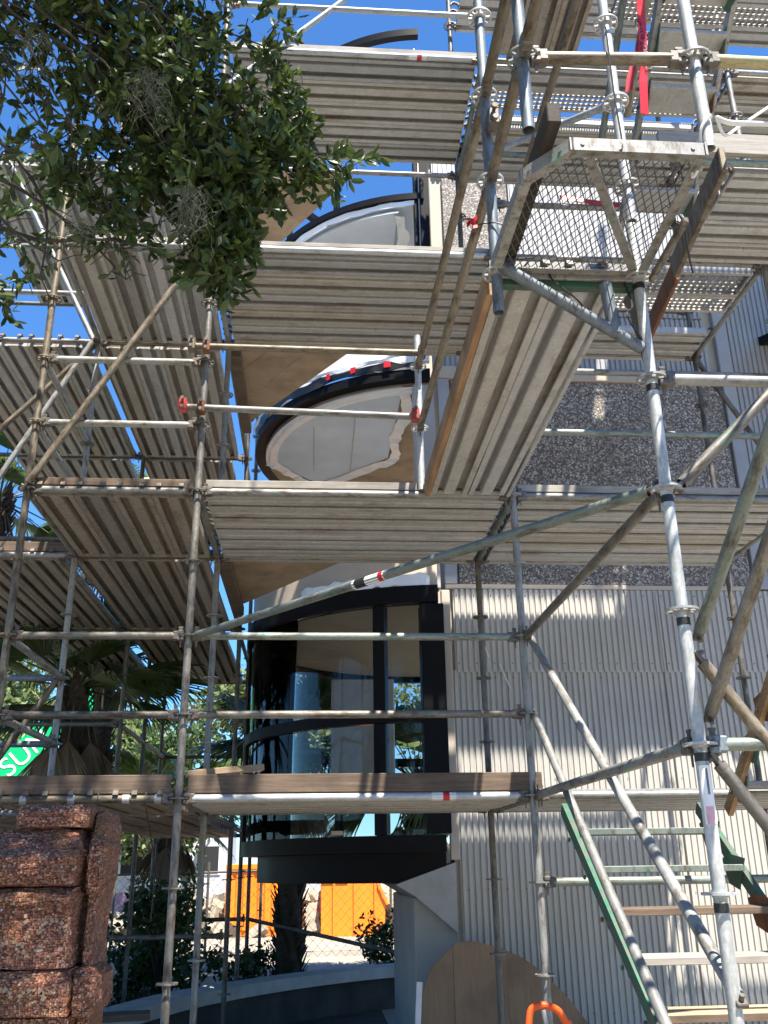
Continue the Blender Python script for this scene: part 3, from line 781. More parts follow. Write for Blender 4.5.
brace((XB,R3,zr(17)), (.2,R3,9.6), BRIGHT, 'second bright brace behind the top rails')
brace((3.5,R3,zr(12)), (4.6,R3+.02,zr(8)), DULL, 'brace falling right from the third deck corner past white siding')
brace((1.45,8.0,3.1) if False else (XB,R5,zr(2)), (1.1,12.0,.62), DULL, 'dark brace slanting down behind the bay toward the garden wall')
brace((-3.6,R3+.05,zr(8)+.1), (-2.0,R3+.05,zr(12)), BROWN, 'brown brace crossing behind the leftmost post under the third deck')
brace((-3.9,R4,zr(12)), (-2.0,R4,zr(16)), DULL, 'dark brace of the third row against the sky at upper left')
brace((-3.0,R3,zr(16)), (-2.0,R3,zr(12)), GALV, 'brace of the second row against the sky at upper left')
brace((-2.9,R3-.05,.55), (-1.96,R3,zr(3)-.4), GALV, 'low pale brace behind the mosaic column')

# tube-and-coupler rails with red clamps
o = bar('clamped_rail', (-.93,5.80,5.07), (.76,5.80,5.06), BROWN, 'cream coloured rail with a rusty coupler over the second deck', 'scaffold tube', None)
o2 = bar('clamped_rail', (-.94,5.80,4.585), (.70,5.80,4.545), GALV, 'grey rail held by two red clamps over the second deck', 'scaffold tube', None)
def coupler(loc, mat, label, rz=0):
    e = empty('tube_coupler', loc, rz); tag(e, label, 'tube coupler', 'bolted couplers on the rails')
    g = G(); g.tube([(-.028,0,0),(.028,0,0)], .036, 14); g.box(-.026,.026,-.05,.02,-.045,.045, bev=.006); g.obj('clamp_body', mat, e)
    for zz in (.032,-.032): G().tube([(0,-.075,zz),(0,-.03,zz)], .008, 8).obj('bolt', CLAMP, e)
    for zz in (.032,-.032): G().tube([(0,-.078,zz),(0,-.062,zz)], .014, 6).obj('nut', CLAMP, e)
coupler((-.90,5.80,5.07), BROWN, 'cream and rust coupler on the left end of the upper clamped rail')
coupler((-.80,5.82,5.07), RUST, 'rusty coupler where the upper clamped rail meets the central post')
coupler((-.93,5.79,4.585), RED, 'bright red clamp at the left end of the grey rail')
coupler((-.81,5.82,4.585), RUST, 'brown coupler beside the bright red clamp')
coupler((.68,5.79,4.545), RED, 'orange-red clamp at the right end of the grey rail on the short post')
coupler((.74,5.80,5.06), BROWN, 'cream coupler at the top of the short bright rail post')
coupler((-.80,7.25,4.2), RUST, 'small rusty coupler on the thin post behind the red clamp')
coupler((.78,3.28,4.78), CLAMP, 'dark rusty coupler halfway up the blue-grey bracket post')

# ------------------------------------------------------------------ decks
PG = 'galvanised steel scaffold planks'
def deckY(x0, n, y0, y1, lev, where, mat=None, pitch=.25, hooks=True, w=.246):
    for i in range(n):
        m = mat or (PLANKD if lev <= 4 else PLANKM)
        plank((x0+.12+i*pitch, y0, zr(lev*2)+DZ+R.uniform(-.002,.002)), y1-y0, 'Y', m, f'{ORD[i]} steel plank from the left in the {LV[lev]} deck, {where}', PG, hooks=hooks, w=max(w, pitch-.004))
def deckX(x0, x1, y0, n, lev, where, perf=(), mat=None, pitch=.24, start=0):
    for i in range(n):
        plank((x0, y0+.12+i*pitch, zr(lev*2)+DZ+R.uniform(-.002,.002)), x1-x0, 'X', mat or PLANKM,
              f'{ORD[i+start]} {"perforated" if i in perf else "steel"} plank from the front in the {LV[lev]} deck, {where}', PG, perf=(i in perf))
for lev in (2,4,6):
    deckY(XA+.04, 4, R2, R3, lev, 'left front bay', pitch=.262)
    deckY(-1.95, 4, R3, R4, lev, 'left second bay', pitch=.265)
    deckY(-1.98, 4, R4, R5, lev, 'left rear bay')
for lev in (4,6): deckY(-3.40, 5, R4, R5, lev, 'outer rear bay')
for lev in (2,4,6,8): deckY(-2.12-1.5+.28, 5, R3, R4, lev, 'bay left of the pale post')
deckY(-1.93, 4, R3, R4, 8, 'left second bay')
for lev in (2,4,6,8):
    deckX(XB, XC, R2+.03, 6 if lev < 8 else 5, lev, 'middle bay')
deckX(XC, XH, R2+.03, 6, 2, 'right bay'); deckX(XC, XH, R2+.03, 6, 4, 'right bay')
for i, (yy, ww) in enumerate(((6.14,.315),(6.42,.236))):
    plank((XC, yy, zr(12)+DZ), XH-XC, 'X', PLANKM, f'{["broad front","narrower second"][i]} perforated plank in the third deck, right bay', PG, perf=True, w=ww)
deckX(XC, XH, 6.87, 2, 6, 'right bay', pitch=.24, start=2)
deckX(XC, XH, R2+.03, 2, 8, 'right bay', perf=(1,), pitch=.238)
plank((XC, 6.595, zr(16)+DZ), XH-XC, 'X', PLANKM, 'narrow perforated strip plank in the top deck, right bay', PG, perf=True, w=.12)
deckX(XC, XH, 6.66, 3, 8, 'right bay', pitch=.238, start=3)
for i in range(6):  # unseen upper deck added to keep direct sun off the pebble panel
    plank((XC, R2+.15+i*.24, zr(20)+DZ), XH-XC, 'X', PLANKM, f'{ORD[i]} plank from the front in the shading deck added above the right bay', PG)
for i in range(6):
    plank((XH, R2+.15+i*.24, zr(20)+DZ), 2.1, 'X', PLANKM, f'{ORD[i]} plank from the front in the shading deck added beyond the right frame edge', PG)
for yy, l in ((R2,'front'),(R3,'back')): LX(XC, XH, yy, 20, GALV, f'{l} edge tube of the shading deck added above the right bay', group=DG)
deckX(XH, XH+2.1, R2+.03, 6, 8, 'bay beyond the right frame edge')
deckX(2.75, 4.9, 4.86, 4, 6, 'forward right landing', pitch=.25)
deckX(XC+.9, XH+.3, 4.95, 2, 8, 'forward right landing', perf=(0,1), pitch=.25)
# forward planks towards the viewer (second deck) and overhead
for i in range(2):
    plank((.90+i*.258, R1-.02, zr(8)+DZ), R2-R1-.0, 'Y', PLANKM, f'{["left","right"][i]} wide steel plank running forward overhead to the mesh bracket', PG, w=.25)
for i in range(3):
    plank((1.52+i*.245, 3.3, zr(16)+DZ), R2-3.3-.03, 'Y', PLANKD, f'{ORD[i]} brown plank from the left of those running forward at the very top', PG)
# forward edge tubes for the landings
ledger((2.3,4.80,zr(12)), (4.9,4.80,zr(12)), GREEN, 'greenish tube under the bleached toe board at upper right', group=None)
LYy(2.73, 4.8, R2, 12, BRIGHT, 'bright short transom at the left end of the upper right landing', group=TG)
ledger((XC,3.3,zr(16)), (2.5,3.3,zr(16)), DULL, 'tube carrying the near ends of the topmost brown planks', group=DG)
ledger((XC,4.93,zr(16)), (3.8,4.93,zr(16)), GREEN, 'green splashed tube under the topmost perforated planks', group=DG)

# toe boards
TB = 'timber toe boards standing on the deck edges'
def toe(x0, x1, y0, y1, z0, z1, mat, label, tilt=0):
    o = G().box(-(x1-x0)/2, (x1-x0)/2, -(y1-y0)/2, (y1-y0)/2, 0, z1-z0, bev=.004).obj('toe_board', mat, loc=((x0+x1)/2,(y0+y1)/2,z0))
    o.rotation_euler.y = tilt; return tag(o, label, 'toe board', TB)
toe(-3.3, -.86, R2-.012, R2+.028, 2.025, 2.135, WOODX, 'grey-brown toe board on the lowest deck above the mosaic column')
toe(-.76, 1.42, R2-.012, R2+.028, 2.025, 2.135, WOODX, 'brown knotty toe board on the lowest deck under the glass bay')
toe(-1.88, -.86, R2+.0, R2+.03, 4.03, 4.085, WOODX, 'thin dark toe strip on the second deck, left')
toe(-.76, 1.33, R2+.0, R2+.03, 4.03, 4.085, WOODPALE, 'thin bleached toe strip on the second deck below the round opening')
toe(1.40, 3.45, R2+.0, R2+.03, 4.03, 4.085, WOODPALE, 'thin pale toe strip on the second deck at right')
toe(-3.9, -2.0, R3+.0, R3+.03, 4.03, 4.11, WOODX, 'dull toe strip on the second deck at the left frame edge')
toe(-1.88, -.86, R2, R2+.03, 6.03, 6.07, WOODPALE, 'pale toe strip on the third deck, left bay')
toe(-.76, 1.33, R2, R2+.03, 6.03, 6.07, WOODPALE, 'pale toe strip on the third deck, middle bay')
toe(-.76, 1.33, R2, R2+.03, 8.03, 8.08, WOODPALE, 'white toe strip on the top deck, middle bay')
toe(2.25, 4.8, 4.74, 4.78, 6.02, 6.19, WOODPALE, 'bleached split toe board on the upper right landing', .006)
o = toe(.735, .77, 3.45, 5.85, 3.96, 4.09, WOODY, 'orange sided toe board beside the planks running forward overhead')
o = toe(.80, .85, 2.52, 3.58, 4.06, 4.15, WOODDK, 'black rotten timber lying along the mesh bracket')
o = toe(1.625, 1.645, 3.40, 4.05, 4.04, 4.15, RUST, 'rusty steel toe plate with bolt holes below the mesh bracket at right'); o.rotation_euler.z = -.10
o = toe(1.545, 1.57, 2.70, 3.39, 4.04, 4.15, BROWN, 'tan stained toe plate on the right side of the mesh bracket'); o.rotation_euler.z = -.10
o = toe(1.30, 1.325, 3.45, 5.85, 3.965, 4.05, BRIGHT, 'thin silver edge strip beside the planks running forward overhead')
# short new timber block on lowest deck
t_ = G().box(-.24,.24,-.045,.045,0,.038, bev=.003).obj('timber_offcut', WOODNEW, loc=(-.55,R2+.14,2.15)); t_.rotation_euler = (0,-.10,.25)
tag(t_, 'pale new timber offcut lying on the lowest toe board beside the central left post', 'timber')
t_ = G().box(-.05,.05,-.02,.02,0,.035, bev=.003).obj('timber_offcut', WOODNEW, loc=(.2,8.15,1.842)); tag(t_, 'tiny wood block on the sill of the glass bay', 'timber')

# ------------------------------------------------------------------ mesh bracket platform
mb = empty('mesh_bracket', (1.1,2.95,4.0)); tag(mb, 'overhead corner bracket floor of diamond mesh in a galvanised angle frame', 'mesh bracket')
px = [(.75,2.76),(.90,2.585),(1.40,2.585),(1.42,3.33),(.74,3.33)]
poly = [(a-1.1, b-2.95) for a, b in px]
def angle(p, q, parent, name='frame_angle', mat=GALV, h=.055, t=.006, z=.0, w=.04):
    p, q = Vector((*p,0)), Vector((*q,0)); d = (q-p); L = d.length; M = Matrix.Translation(p+Vector((0,0,z))) @ Matrix.Rotation(math.atan2(d.y,d.x), 4, 'Z')
    g = G().box(-.006, L+.006, 0, t, 0, h, M); g.box(0, L, t+.0005, w, 0, t, M)
    for s in (.04, L-.05): g.tube([M @ Vector((s,-.004,h/2)), M @ Vector((s,.004,h/2))], .008, 8)
    return g.obj(name, mat, parent, fix=True)
for i in range(5): angle(poly[i], poly[(i+1)%5], mb, h=.055+.001*i, z=-.001*i)
angle((.99-1.1,2.62-2.95), (1.38-1.1,3.30-2.95), mb, 'diagonal_strut', GALV, h=.02, w=.035, z=.004)
# diamond mesh strands clipped to the polygon
def clip(a, b, poly):
    t0, t1 = 0., 1.; n = len(poly)
    for i in range(n):
        p, q = Vector(poly[i]), Vector(poly[(i+1)%n]); e = q-p; nn = Vector((-e.y, e.x))
        da, db = nn.dot(a-p), nn.dot(b-p)
        if da < 0 and db < 0: return None
        if da < 0: t0 = max(t0, da/(da-db))
        elif db < 0: t1 = min(t1, da/(da-db))
    if t0 >= t1: return None
    return a+(b-a)*t0, a+(b-a)*t1
g = G(); sp_ = .034
for s, sl in ((1, 2.0), (-1, -2.0)):
    for i in range(-60, 60):
        c = i*sp_; a = Vector((-1+c, -sl*1.)) ; b = Vector((1+c, sl*1.))
        r_ = clip(a, b, poly)
        if r_:
            z = .02 if s == 1 else .0245
            g.tube([(r_[0].x,r_[0].y,z),(r_[1].x,r_[1].y,z)], .0024, 4)
g.obj('expanded_mesh', MESHM, mb)
g = G().tube([(.765-1.1,3.30-2.95,.02),(1.375-1.1,3.34-2.95,-.36)], .026, 16); g.obj('support_tube', BLUEG, mb, smooth=False); asmooth(mb.children[-1])
g = G().tube([(1.24-1.1,3.33-2.95,-.05),(1.26-1.1,3.33-2.95,-.30)], .028, 16); asmooth(g.obj('gusset_tube', BLUEG, mb))
G().box(.76-1.1,1.38-1.1,3.36-2.95,3.40-2.95,-.045,.0, bev=.004).obj('green_cross_bar', GREENP, mb)
G().box(.76-1.1,1.38-1.1,3.335-2.95,3.352-2.95,-.02,.05, bev=.003).obj('rear_flat_bar', GALV, mb)
G().box(1.425-1.1,1.45-1.1,2.9-2.95,3.3-2.95,-.05,-.02, bev=.004).obj('side_plate', DULL, mb)
g = G(); g.prism([(3.36-2.95,-.02),(3.36-2.95,-.40),(3.44-2.95,-.10),(3.5-2.95,-.02)], 1.375-1.1, 1.385-1.1, 'X'); g.obj('gusset_plate', CLAMP, mb, fix=True)

# ------------------------------------------------------------------ stairs
def flight(name, label, x0, x1, y_, z_, n, dy, dz, mats, smat, riser_y=0):
    """treads start at (y_,z_) and step by (dy,dz) going down"""
    e = empty(name, ((x0+x1)/2, y_, z_)); tag(e, label, 'stair')
    L = math.hypot(dy*n, dz*n); ang = math.atan2(dz, dy)
    for x in (x0, x1):
        g = G(); a = Vector((x-(x0+x1)/2, -dy*.7, -dz*.7)); b = Vector((x-(x0+x1)/2, dy*(n-.3), dz*(n-.3)))
        d = (b-a).normalized(); nn = Vector((0,-d.z,d.y)); 
        if nn.z < 0: nn = -nn
        vs = []
        for s in (-.016, .016):
            for p in (a-nn*.055, b-nn*.055, b+nn*.02, a+nn*.02): vs.append((p.x+s, p.y, p.z))
        g.add(vs, [(0,1,2,3),(7,6,5,4),(0,4,5,1),(1,5,6,2),(2,6,7,3),(3,7,4,0)])
        g.obj('stringer', smat, e, fix=True)
        sd = 1 if x == x0 else -1
        for k in range(n):
            br = G(); cy = dy*k; cz = dz*k; xx = x-(x0+x1)/2
            br.prism([(cy-.13,cz+.03),(cy+.05,cz+.055),(cy+.16,cz+.03),(cy+.10,cz-.10),(cy-.02,cz-.13)], xx+sd*.018, xx+sd*.024, 'X')
            br.tube([(xx-sd*.028,cy+.05,cz-.055),(xx-sd*.016,cy+.05,cz-.055)], .012, 8)
            br.obj('tread_bracket', GREENP if k % 2 else RUST if k == 2 else GREENP, e, fix=True)
    w = x1-x0
    for k in range(n):
        m = mats[min(k, len(mats)-1)]; cy = dy*k; cz = dz*k
        t = G().box(-w/2+.02, w/2-.02, -.115, .115, -.034, 0, bev=.003).obj('tread', m, e, loc=(0,cy,cz))
        if m is WOODNEW: G().box(-w/2+.03, w/2-.03, -.1195, -.1155, -.03, -.004).obj('green_edge' if k >= 6 else 'edge_strip', LIFTG if k == n-4 else WOODX, t)
    return e
ST = [GREEN, GREEN, WOODX, WOODPALE, WOODNEW, WOODNEW, WOODNEW]
flight('stair_flight', 'lower stair flight with worn timber treads between green and grey stringers', 1.50, 2.33, 5.53, 1.78, 9, -.262, -.198, [GREEN, GREEN, WOODX, WOODPALE, WOODNEW, WOODNEW, WOODNEW, WOODPALE, WOODPALE], GREENP)
flight('stair_flight', 'second stair flight with orange timber stringer at the right frame edge', 2.60, 3.40, 5.75, 2.05, 9, -.255, .21, [GALV], WOODY)
flight('stair_flight', 'steep upper stair flight seen between planks at the top right', 2.22, 2.72, 5.35, 6.15, 8, -.26, .215, [PLANKM], GALV)
for x, dy_, l, m in ((2.0,0,'inner','G'),(2.1,.3,'outer','B')):
    bar('stair_handrail', (x,5.15-dy_,6.4), (x,3.4-dy_,7.8), GREEN if m == 'G' else BROWN, f'{l} handrail tube of the steep upper stair', 'handrail', 'handrails of the upper stair')

# ------------------------------------------------------------------ small fittings
def ribbon(pts, w, axis, name, mat, parent=None, t=.0015):
    g = G(); ax = Vector(axis)*w/2; vs = []
    for i, p in enumerate(pts):
        p = Vector(p); d = (Vector(pts[min(i+1,len(pts)-1)])-Vector(pts[max(i-1,0)])).normalized(); n = d.cross(ax).normalized()*t
        vs += [p-ax-n, p+ax-n, p+ax+n, p-ax+n]
    fs = []
    for i in range(len(pts)-1):
        for k in range(4): fs.append((i*4+k, i*4+(k+1)%4, (i+1)*4+(k+1)%4, (i+1)*4+k))
    k = len(pts)*4; fs += [(3,2,1,0),(k-4,k-3,k-2,k-1)]
    return g.add(vs, fs).obj(name, mat, parent, fix=True)
def text(s, size, mat, parent, loc, rot, ext=.001):
    c = bpy.data.curves.new('lettering', 'FONT'); c.body = s; c.size = size; c.extrude = ext; c.align_x = 'CENTER'; c.align_y = 'CENTER'
    c.materials.append(mat); t = bpy.data.objects.new('lettering', c); col.objects.link(t); bpy.context.view_layer.update()
    me = bpy.data.meshes.new_from_object(t.evaluated_get(bpy.context.evaluated_depsgraph_get())); bpy.data.objects.remove(t); o = bpy.data.objects.new('lettering', me); col.objects.link(o);  o.parent = parent; o.location = loc; o.rotation_euler = rot; return o
# hanging danger tape beside upper stair
tp = empty('danger_tape', (1.92,4.05,6.0)); tag(tp, 'red danger tape with black lettering hanging beside the upper stair', 'barrier tape')
ribbon([(.03,0,.75),(.02,.01,.5),(.0,.0,.25),(-.015,.015,.05),(-.04,0,-.12),(-.06,.0,-.36)], .055, (1,.3,.12), 'tape_strip', TAPE, tp)
ribbon([(.02,.03,.3),(-.05,.035,.1),(-.10,.03,-.05),(-.12,.03,-.16)], .04, (1,-.5,.2), 'tape_strip', TAPE, tp)
text('DO NOT ENTER', .055, BLACK, tp, (-.005,-.004,.18), (PI/2,-PI/2-.07,0))
tp2 = empty('danger_tape', (2.0,R2-.03,6.55)); tag(tp2, 'red danger tape strung level behind the mesh bracket', 'barrier tape')
ribbon([(-.1,0,.01),(.1,0,-.02),(.35,.01,-.035),(.6,0,-.02),(.85,0,.01)], .055, (0,.2,1), 'tape_strip', TAPE, tp2)
text('DANGER', .045, BLACK, tp2, (.42,-.004,-.032), (PI/2,0,0))
fl = empty('flagging_tape', (.672,3.355,4.28)); tag(fl, 'red flagging tape knot tied beside the blue-grey bracket post', 'flagging tape')
ribbon([(-.022,0,-.02),(-.004,-.006,.0),(.012,.004,.012),(.026,0,.03)], .03, (0,.3,1), 'tape_knot', TAPE, fl)
ribbon([(-.02,.008,.024),(.0,-.008,.004),(.016,.006,-.012),(.012,0,-.034)], .026, (1,.3,.5), 'tape_tail', TAPE, fl)
def wire(pts, r, mat, name, label, cat, group=None):
    g = G().tube(smooth(pts, 6), r, 6); o = g.obj(name, mat); asmooth(o); return tag(o, label, cat, group)
ZT = 'black cable ties on the mesh bracket'
wire([(1.09,2.60,4.62),(1.088,2.60,4.3),(1.09,2.59,4.05),(1.07,2.57,3.99)], .0035, BLACK, 'cable_tie', 'long black cable tie standing up from the bracket front edge', 'cable tie', ZT)
wire([(.70,3.36,4.27),(.78,3.30,4.235),(.86,3.34,4.20)], .003, BLACK, 'cable_tie', 'black tie joining the red knot to the bracket', 'cable tie', ZT)
wire([(1.02,3.36,4.07),(1.0,3.32,3.97),(1.09,3.3,3.86),(1.12,3.3,3.82)], .004, BLACK, 'cable_tie', 'black tie loop at the back bar of the mesh bracket', 'cable tie', ZT)
wire([(1.40,2.98,4.10),(1.44,2.94,4.0),(1.5,3.05,3.9),(1.53,3.1,3.86)], .004, BLACK, 'cable_tie', 'black cable tie dangling at the right side of the mesh bracket', 'cable tie', ZT)
wire([(.76,3.31,4.06),(.86,3.3,4.05),(.93,3.33,4.08)], .004, BLACK, 'cable_tie', 'black tie around the rotten timber', 'cable tie', ZT)
wire([(1.33,3.35,4.0),(1.35,3.33,3.85),(1.31,3.3,3.78),(1.36,3.3,3.66)], .005, BLACK, 'cable_tie', 'black cable hanging under the mesh bracket', 'cable tie', ZT)
RP = 'white cords tied to the hanging tube'
wire([(1.47,2.60,4.20),(1.50,2.62,4.13),(1.62,2.70,4.26),(1.95,2.9,4.62)], .006, ROPE, 'white_rope', 'thin white cord rising right from the speckled tube end', 'cord', RP)
wire([(1.47,2.60,4.19),(1.52,2.6,4.17),(1.7,2.7,4.27),(2.0,2.85,4.42)], .010, ROPE, 'white_rope', 'thick white cord rising right from the speckled tube end', 'cord', RP)
wire([(1.44,2.585,4.19),(1.40,2.6,4.13),(1.41,2.65,4.04),(1.38,2.68,3.98),(1.40,2.66,4.1),(1.45,2.6,4.2)], .006, ROPE, 'white_rope', 'white cord looped around the speckled tube end', 'cord', RP)
# clips on lowest ledger
for i, x in enumerate((-1.72,-1.44,-1.12,-.93,-2.2)):
    o = G().tube([(-.02,0,0),(.02,0,0)], .0275, 14).obj('rail_clip', BRIGHT, loc=(x,R2,zr(4))); asmooth(o)
    tag(o, f'{ORD[i]} silver sleeve clip of those on the brown tube above the mosaic column', 'clip', 'silver clips on the lowest front tube')
for i, x in enumerate((-1.28,-1.0)):
    wire([(x,R2-.03,2.03),(x+.01,R2-.034,1.93),(x+.03,R2+.3,1.6),(x+.02,R2+.35,1.1+.2*i)], .004, BLACK, 'black_wire', f'{ORD[i]} thin black wire from the left hanging below the lowest deck', 'wire', 'wires hanging under the lowest deck')
# stickers as curved labels on tubes
def sticker(parent, z0, z1, mat, a0=-2.6, a1=-.6, r=TR+.0008):
    g = G(); n = 10; vs = []
    for i in range(n+1):
        a = a0+(a1-a0)*i/n
        for rr, z in ((r,z0),(r,z1),(r-.0006,z1),(r-.0006,z0)): vs.append((rr*math.cos(a), rr*math.sin(a), z))
    fs = []
    for i in range(n):
        for k in range(4): fs.append((i*4+k, i*4+(k+1)%4, (i+1)*4+(k+1)%4, (i+1)*4+k))
    return g.add(vs, fs).obj('sticker', mat, parent, fix=True)
for o in list(col.objects):
    l = o.get('label', '')
    if l.startswith('thick pale foreground'):
        o.rotation_euler.z = 0
        sticker(o, 1.60, 1.80, WHITEP); sticker(o, 1.60, 1.66, PINK, -2.3, -1.2, TR+.0016); sticker(o, 1.70, 1.79, BLUEG, -1.7, -1.4, TR+.0016)
    if l.startswith('long pale green tube'):
        L = 2.0
        sticker(o, 1.53, 1.77, WHITEP, -PI, PI-.01); sticker(o, 1.73, 1.76, TAPE, -PI, PI-.01, TR+.0016); sticker(o, 1.55, 1.63, BLACK, -PI, PI-.01, TR+.0016)
    if l.startswith('bright silver lowest') or l.startswith('top deck edge tube in the middle'):
        sticker(o, 1.45, 1.6, WHITEP, -PI, PI-.01); sticker(o, 1.52, 1.56, TAPE, -PI, PI-.01, TR+.0016)
# wire on the wall and drip marks as real cord
wire([(1.50,8.36,3.66),(1.56,8.35,3.5),(1.6,8.35,3.38)], .006, ROPE, 'white_rope', 'short white cord end hanging on the siding behind the dull post', 'cord', 'white cord ends on the siding')
wire([(1.70,8.36,3.32),(1.74,8.35,3.2),(1.78,8.35,3.1)], .006, ROPE, 'white_rope', 'shorter white cord end lower on the siding', 'cord', 'white cord ends on the siding')

# ------------------------------------------------------------------ curved plywood form leaning on the siding
out = [(425,1040),(432,1000),(445,970),(462,945),(475,943),(505,949),(530,958),(545,968),(575,990),(610,1024),(640,1075)]
OUT = [(.80,.20),(.83,.62),(.93,.86),(1.13,1.03),(1.24,1.045),(1.47,.99),(1.64,.92),(1.76,.84),(1.96,.66),(2.2,.36),(2.42,.02),(.80,.02)]
pf = empty('plywood_form', (1.5,7.9,0)); tag(pf, 'big brown plywood panel with a humped top leaning before the corrugated siding', 'plywood form')
def formpart(x0, x1, y, mat, name):
    pts = []; N_ = 24; top = OUT[:-1]
    def h(x):
        for (a, b), (c, d) in zip(top, top[1:]):
            if a <= x <= c or a == x: return b+(d-b)*((x-a)/(c-a) if c > a else 0)
        return 0.02
    xs_ = [x0+(x1-x0)*i/N_ for i in range(N_+1)]
    poly = [(x-1.5, 0.01) for x in (x0,)]+[(x-1.5, max(.02, h(x))) for x in xs_]+[(x1-1.5, .01)]
    return G().prism(poly, y-.009, y+.009).obj(name, mat, pf, fix=True)
formpart(.801, 1.10, .0, PLYC, 'left_sheet'); formpart(1.102, 1.52, -.004, PLYC, 'middle_sheet'); formpart(1.522, 2.418, .002, PLYC, 'right_sheet')
o = G().box(-.022,.022,-.01,.01,0,.75, bev=.003).obj('white_batten', WHITEP, loc=(.775,7.84,.02)); o.rotation_euler.y = .07
tag(o, 'white painted batten leaning at the left side of the plywood panel', 'batten')

# orange hand truck at bottom
ht = empty('hand_truck', (1.12,4.9,0)); tag(ht, 'orange tubular hand truck handle poking up at the bottom beside the patchy post', 'hand truck')
hp = smooth([(-.10,0,.12),(-.10,0,.6),(-.085,0,.90),(-.045,0,.965),(.04,0,.955),(.09,.02,.90),(.12,.03,.8),(.13,.03,.12)], 6)
asmooth(G().tube(hp, .017, 10).obj('handle_frame', ORED, ht)); 
asmooth(G().tube([(.02,-.03,.1),(.02,-.03,.7),(-.02,-.03,.95)], .011, 8).obj('silver_stay', BRIGHT, ht))
G().box(-.16,.18,-.22,.0,.02,.03).obj('toe_plate', ORANGE, ht); 
for s in (-.17,.2): asmooth(G().tube([(s-.02,.06,.10),(s+.02,.06,.10)], .10, 20).obj('wheel', RUBBER, ht))
G().tube([(-.17,.06,.10),(.2,.06,.10)], .01, 8).obj('axle', CLAMP, ht)

# ground clutter near the wall
for i, (x, y, rz, m, l) in enumerate(((-.1,10.4,.1,BRIGHT,'silver aluminium plank lying on the ground under the glass bay'),(.5,10.7,-.05,WHITEP,'white board lying on the ground beside the pier'),(-1.9,8.55,.15,WOODX,'short board lying on the garden wall coping'))):
    o = G().box(-.6,.6,-.12,.12,0,.05, bev=.004).obj('loose_board', m, loc=(x,y,.004 if i < 2 else .464)); o.rotation_euler.z = rz; tag(o, l, 'loose board', 'loose boards on the ground')

# ------------------------------------------------------------------ mosaic column (lower left)
mc = empty('mosaic_column', (-1.165,4.62,0)); tag(mc, 'carved column clad in red-brown stone mosaic with stacked scroll shapes at lower left', 'mosaic column')
def loft(sections, name, bev=.0):
    """sections: list of (z, x0, x1, y0, y1)"""
    vs = []; fs = []
    for z, x0, x1, y0, y1 in sections:
        c = .007
        vs += [(x0+c,y0,z),(x1-c,y0,z),(x1,y0+c,z),(x1,y1-c,z),(x1-c,y1,z),(x0+c,y1,z),(x0,y1-c,z),(x0,y0+c,z)]
    n = 8
    for i in range(len(sections)-1):
        for k in range(n): fs.append((i*n+k, i*n+(k+1)%n, (i+1)*n+(k+1)%n, (i+1)*n+k))
    fs += [tuple(range(n-1,-1,-1)), tuple((len(sections)-1)*n+k for k in range(n))]
    o = G().add(vs, fs).obj(name, MOS, mc, fix=True)
    bm = bmesh.new(); bm.from_mesh(o.data)
    bmesh.ops.subdivide_edges(bm, edges=[e for e in bm.edges if e.calc_length() > .05], cuts=5, use_grid_fill=True)
    rr = random.Random(len(sections))
    for v in bm.verts: v.co += Vector((rr.uniform(-1,1), rr.uniform(-1,1), rr.uniform(-1,1)))*.004
    bm.to_mesh(o.data); bm.free(); return o
# x relative to -1.12 ; front y relative to 4.62 (front face at 4.5 -> -.12)
def course(name, z0, z1, x0, x1, yf, bulge, yb=.26, top=.5):
    """a block whose front rolls outward between a deep notch below and above"""
    S = []; n = 9
    for i in range(n+1):
        t = i/n; q = math.sin(PI*min(1, max(0, t)))**.22
        f = q*(1-.35*max(0, t-top)/(1-top))
        S.append((z0+(z1-z0)*t, x0-bulge*.8*f, x1+.012*q, yf-bulge*f, yb))
    loft(S, name)
loft([(.0,-.26,.145,-.12,.3),(1.02,-.26,.145,-.12,.3)], 'plinth')
loft([(1.025,-.31,.12,-.10,.26),(1.03,-.375,.145,-.165,.26),(1.15,-.385,.15,-.18,.26),(1.175,-.36,.14,-.15,.26),(1.20,-.32,.13,-.12,.26)], 'base_moulding')
loft([(1.205,-.28,.115,-.11,.26),(1.21,-.315,.125,-.135,.26),(1.30,-.30,.12,-.14,.26),(1.42,-.305,.12,-.155,.26),(1.48,-.33,.125,-.185,.26),(1.505,-.40,.13,-.19,.26),(1.53,-.42,.125,-.13,.26)], 'middle_block')
loft([(1.535,-.28,.11,-.12,.26),(1.545,-.33,.125,-.175,.26),(1.60,-.38,.13,-.20,.26),(1.655,-.43,.135,-.205,.26),(1.665,-.43,.135,-.195,.26),(1.76,-.36,.105,-.075,.26),(1.775,-.30,.10,-.05,.26)], 'scroll_block')
loft([(1.782,-.13,.12,-.03,.26),(1.786,-.175,.14,-.085,.26),(1.855,-.18,.145,-.095,.26),(1.878,-.17,.135,-.08,.26),(1.886,-.15,.12,-.055,.26)], 'cap_roll')
loft([(.0,.152,.205,.0,.34),(1.16,.152,.20,.0,.34),(1.21,.152,.195,.0,.34),(1.3,.152,.185,.0,.34),(1.5,.152,.20,.0,.34),(1.62,.152,.205,.0,.34),(1.72,.152,.215,-.01,.34),(1.80,.152,.215,.01,.34),(1.85,.152,.195,.04,.34),(1.865,.152,.18,.08,.34)], 'side_scroll')
loft([(1.50,.155,.20,-.06,.25),(1.56,.155,.225,-.09,.25),(1.70,.155,.235,-.09,.25),(1.74,.155,.21,-.06,.25)], 'side_tier')
loft([(1.02,.15,.235,-.11,.25),(1.06,.15,.25,-.13,.25),(1.17,.15,.25,-.13,.25),(1.20,.15,.21,-.09,.25)], 'side_tier')
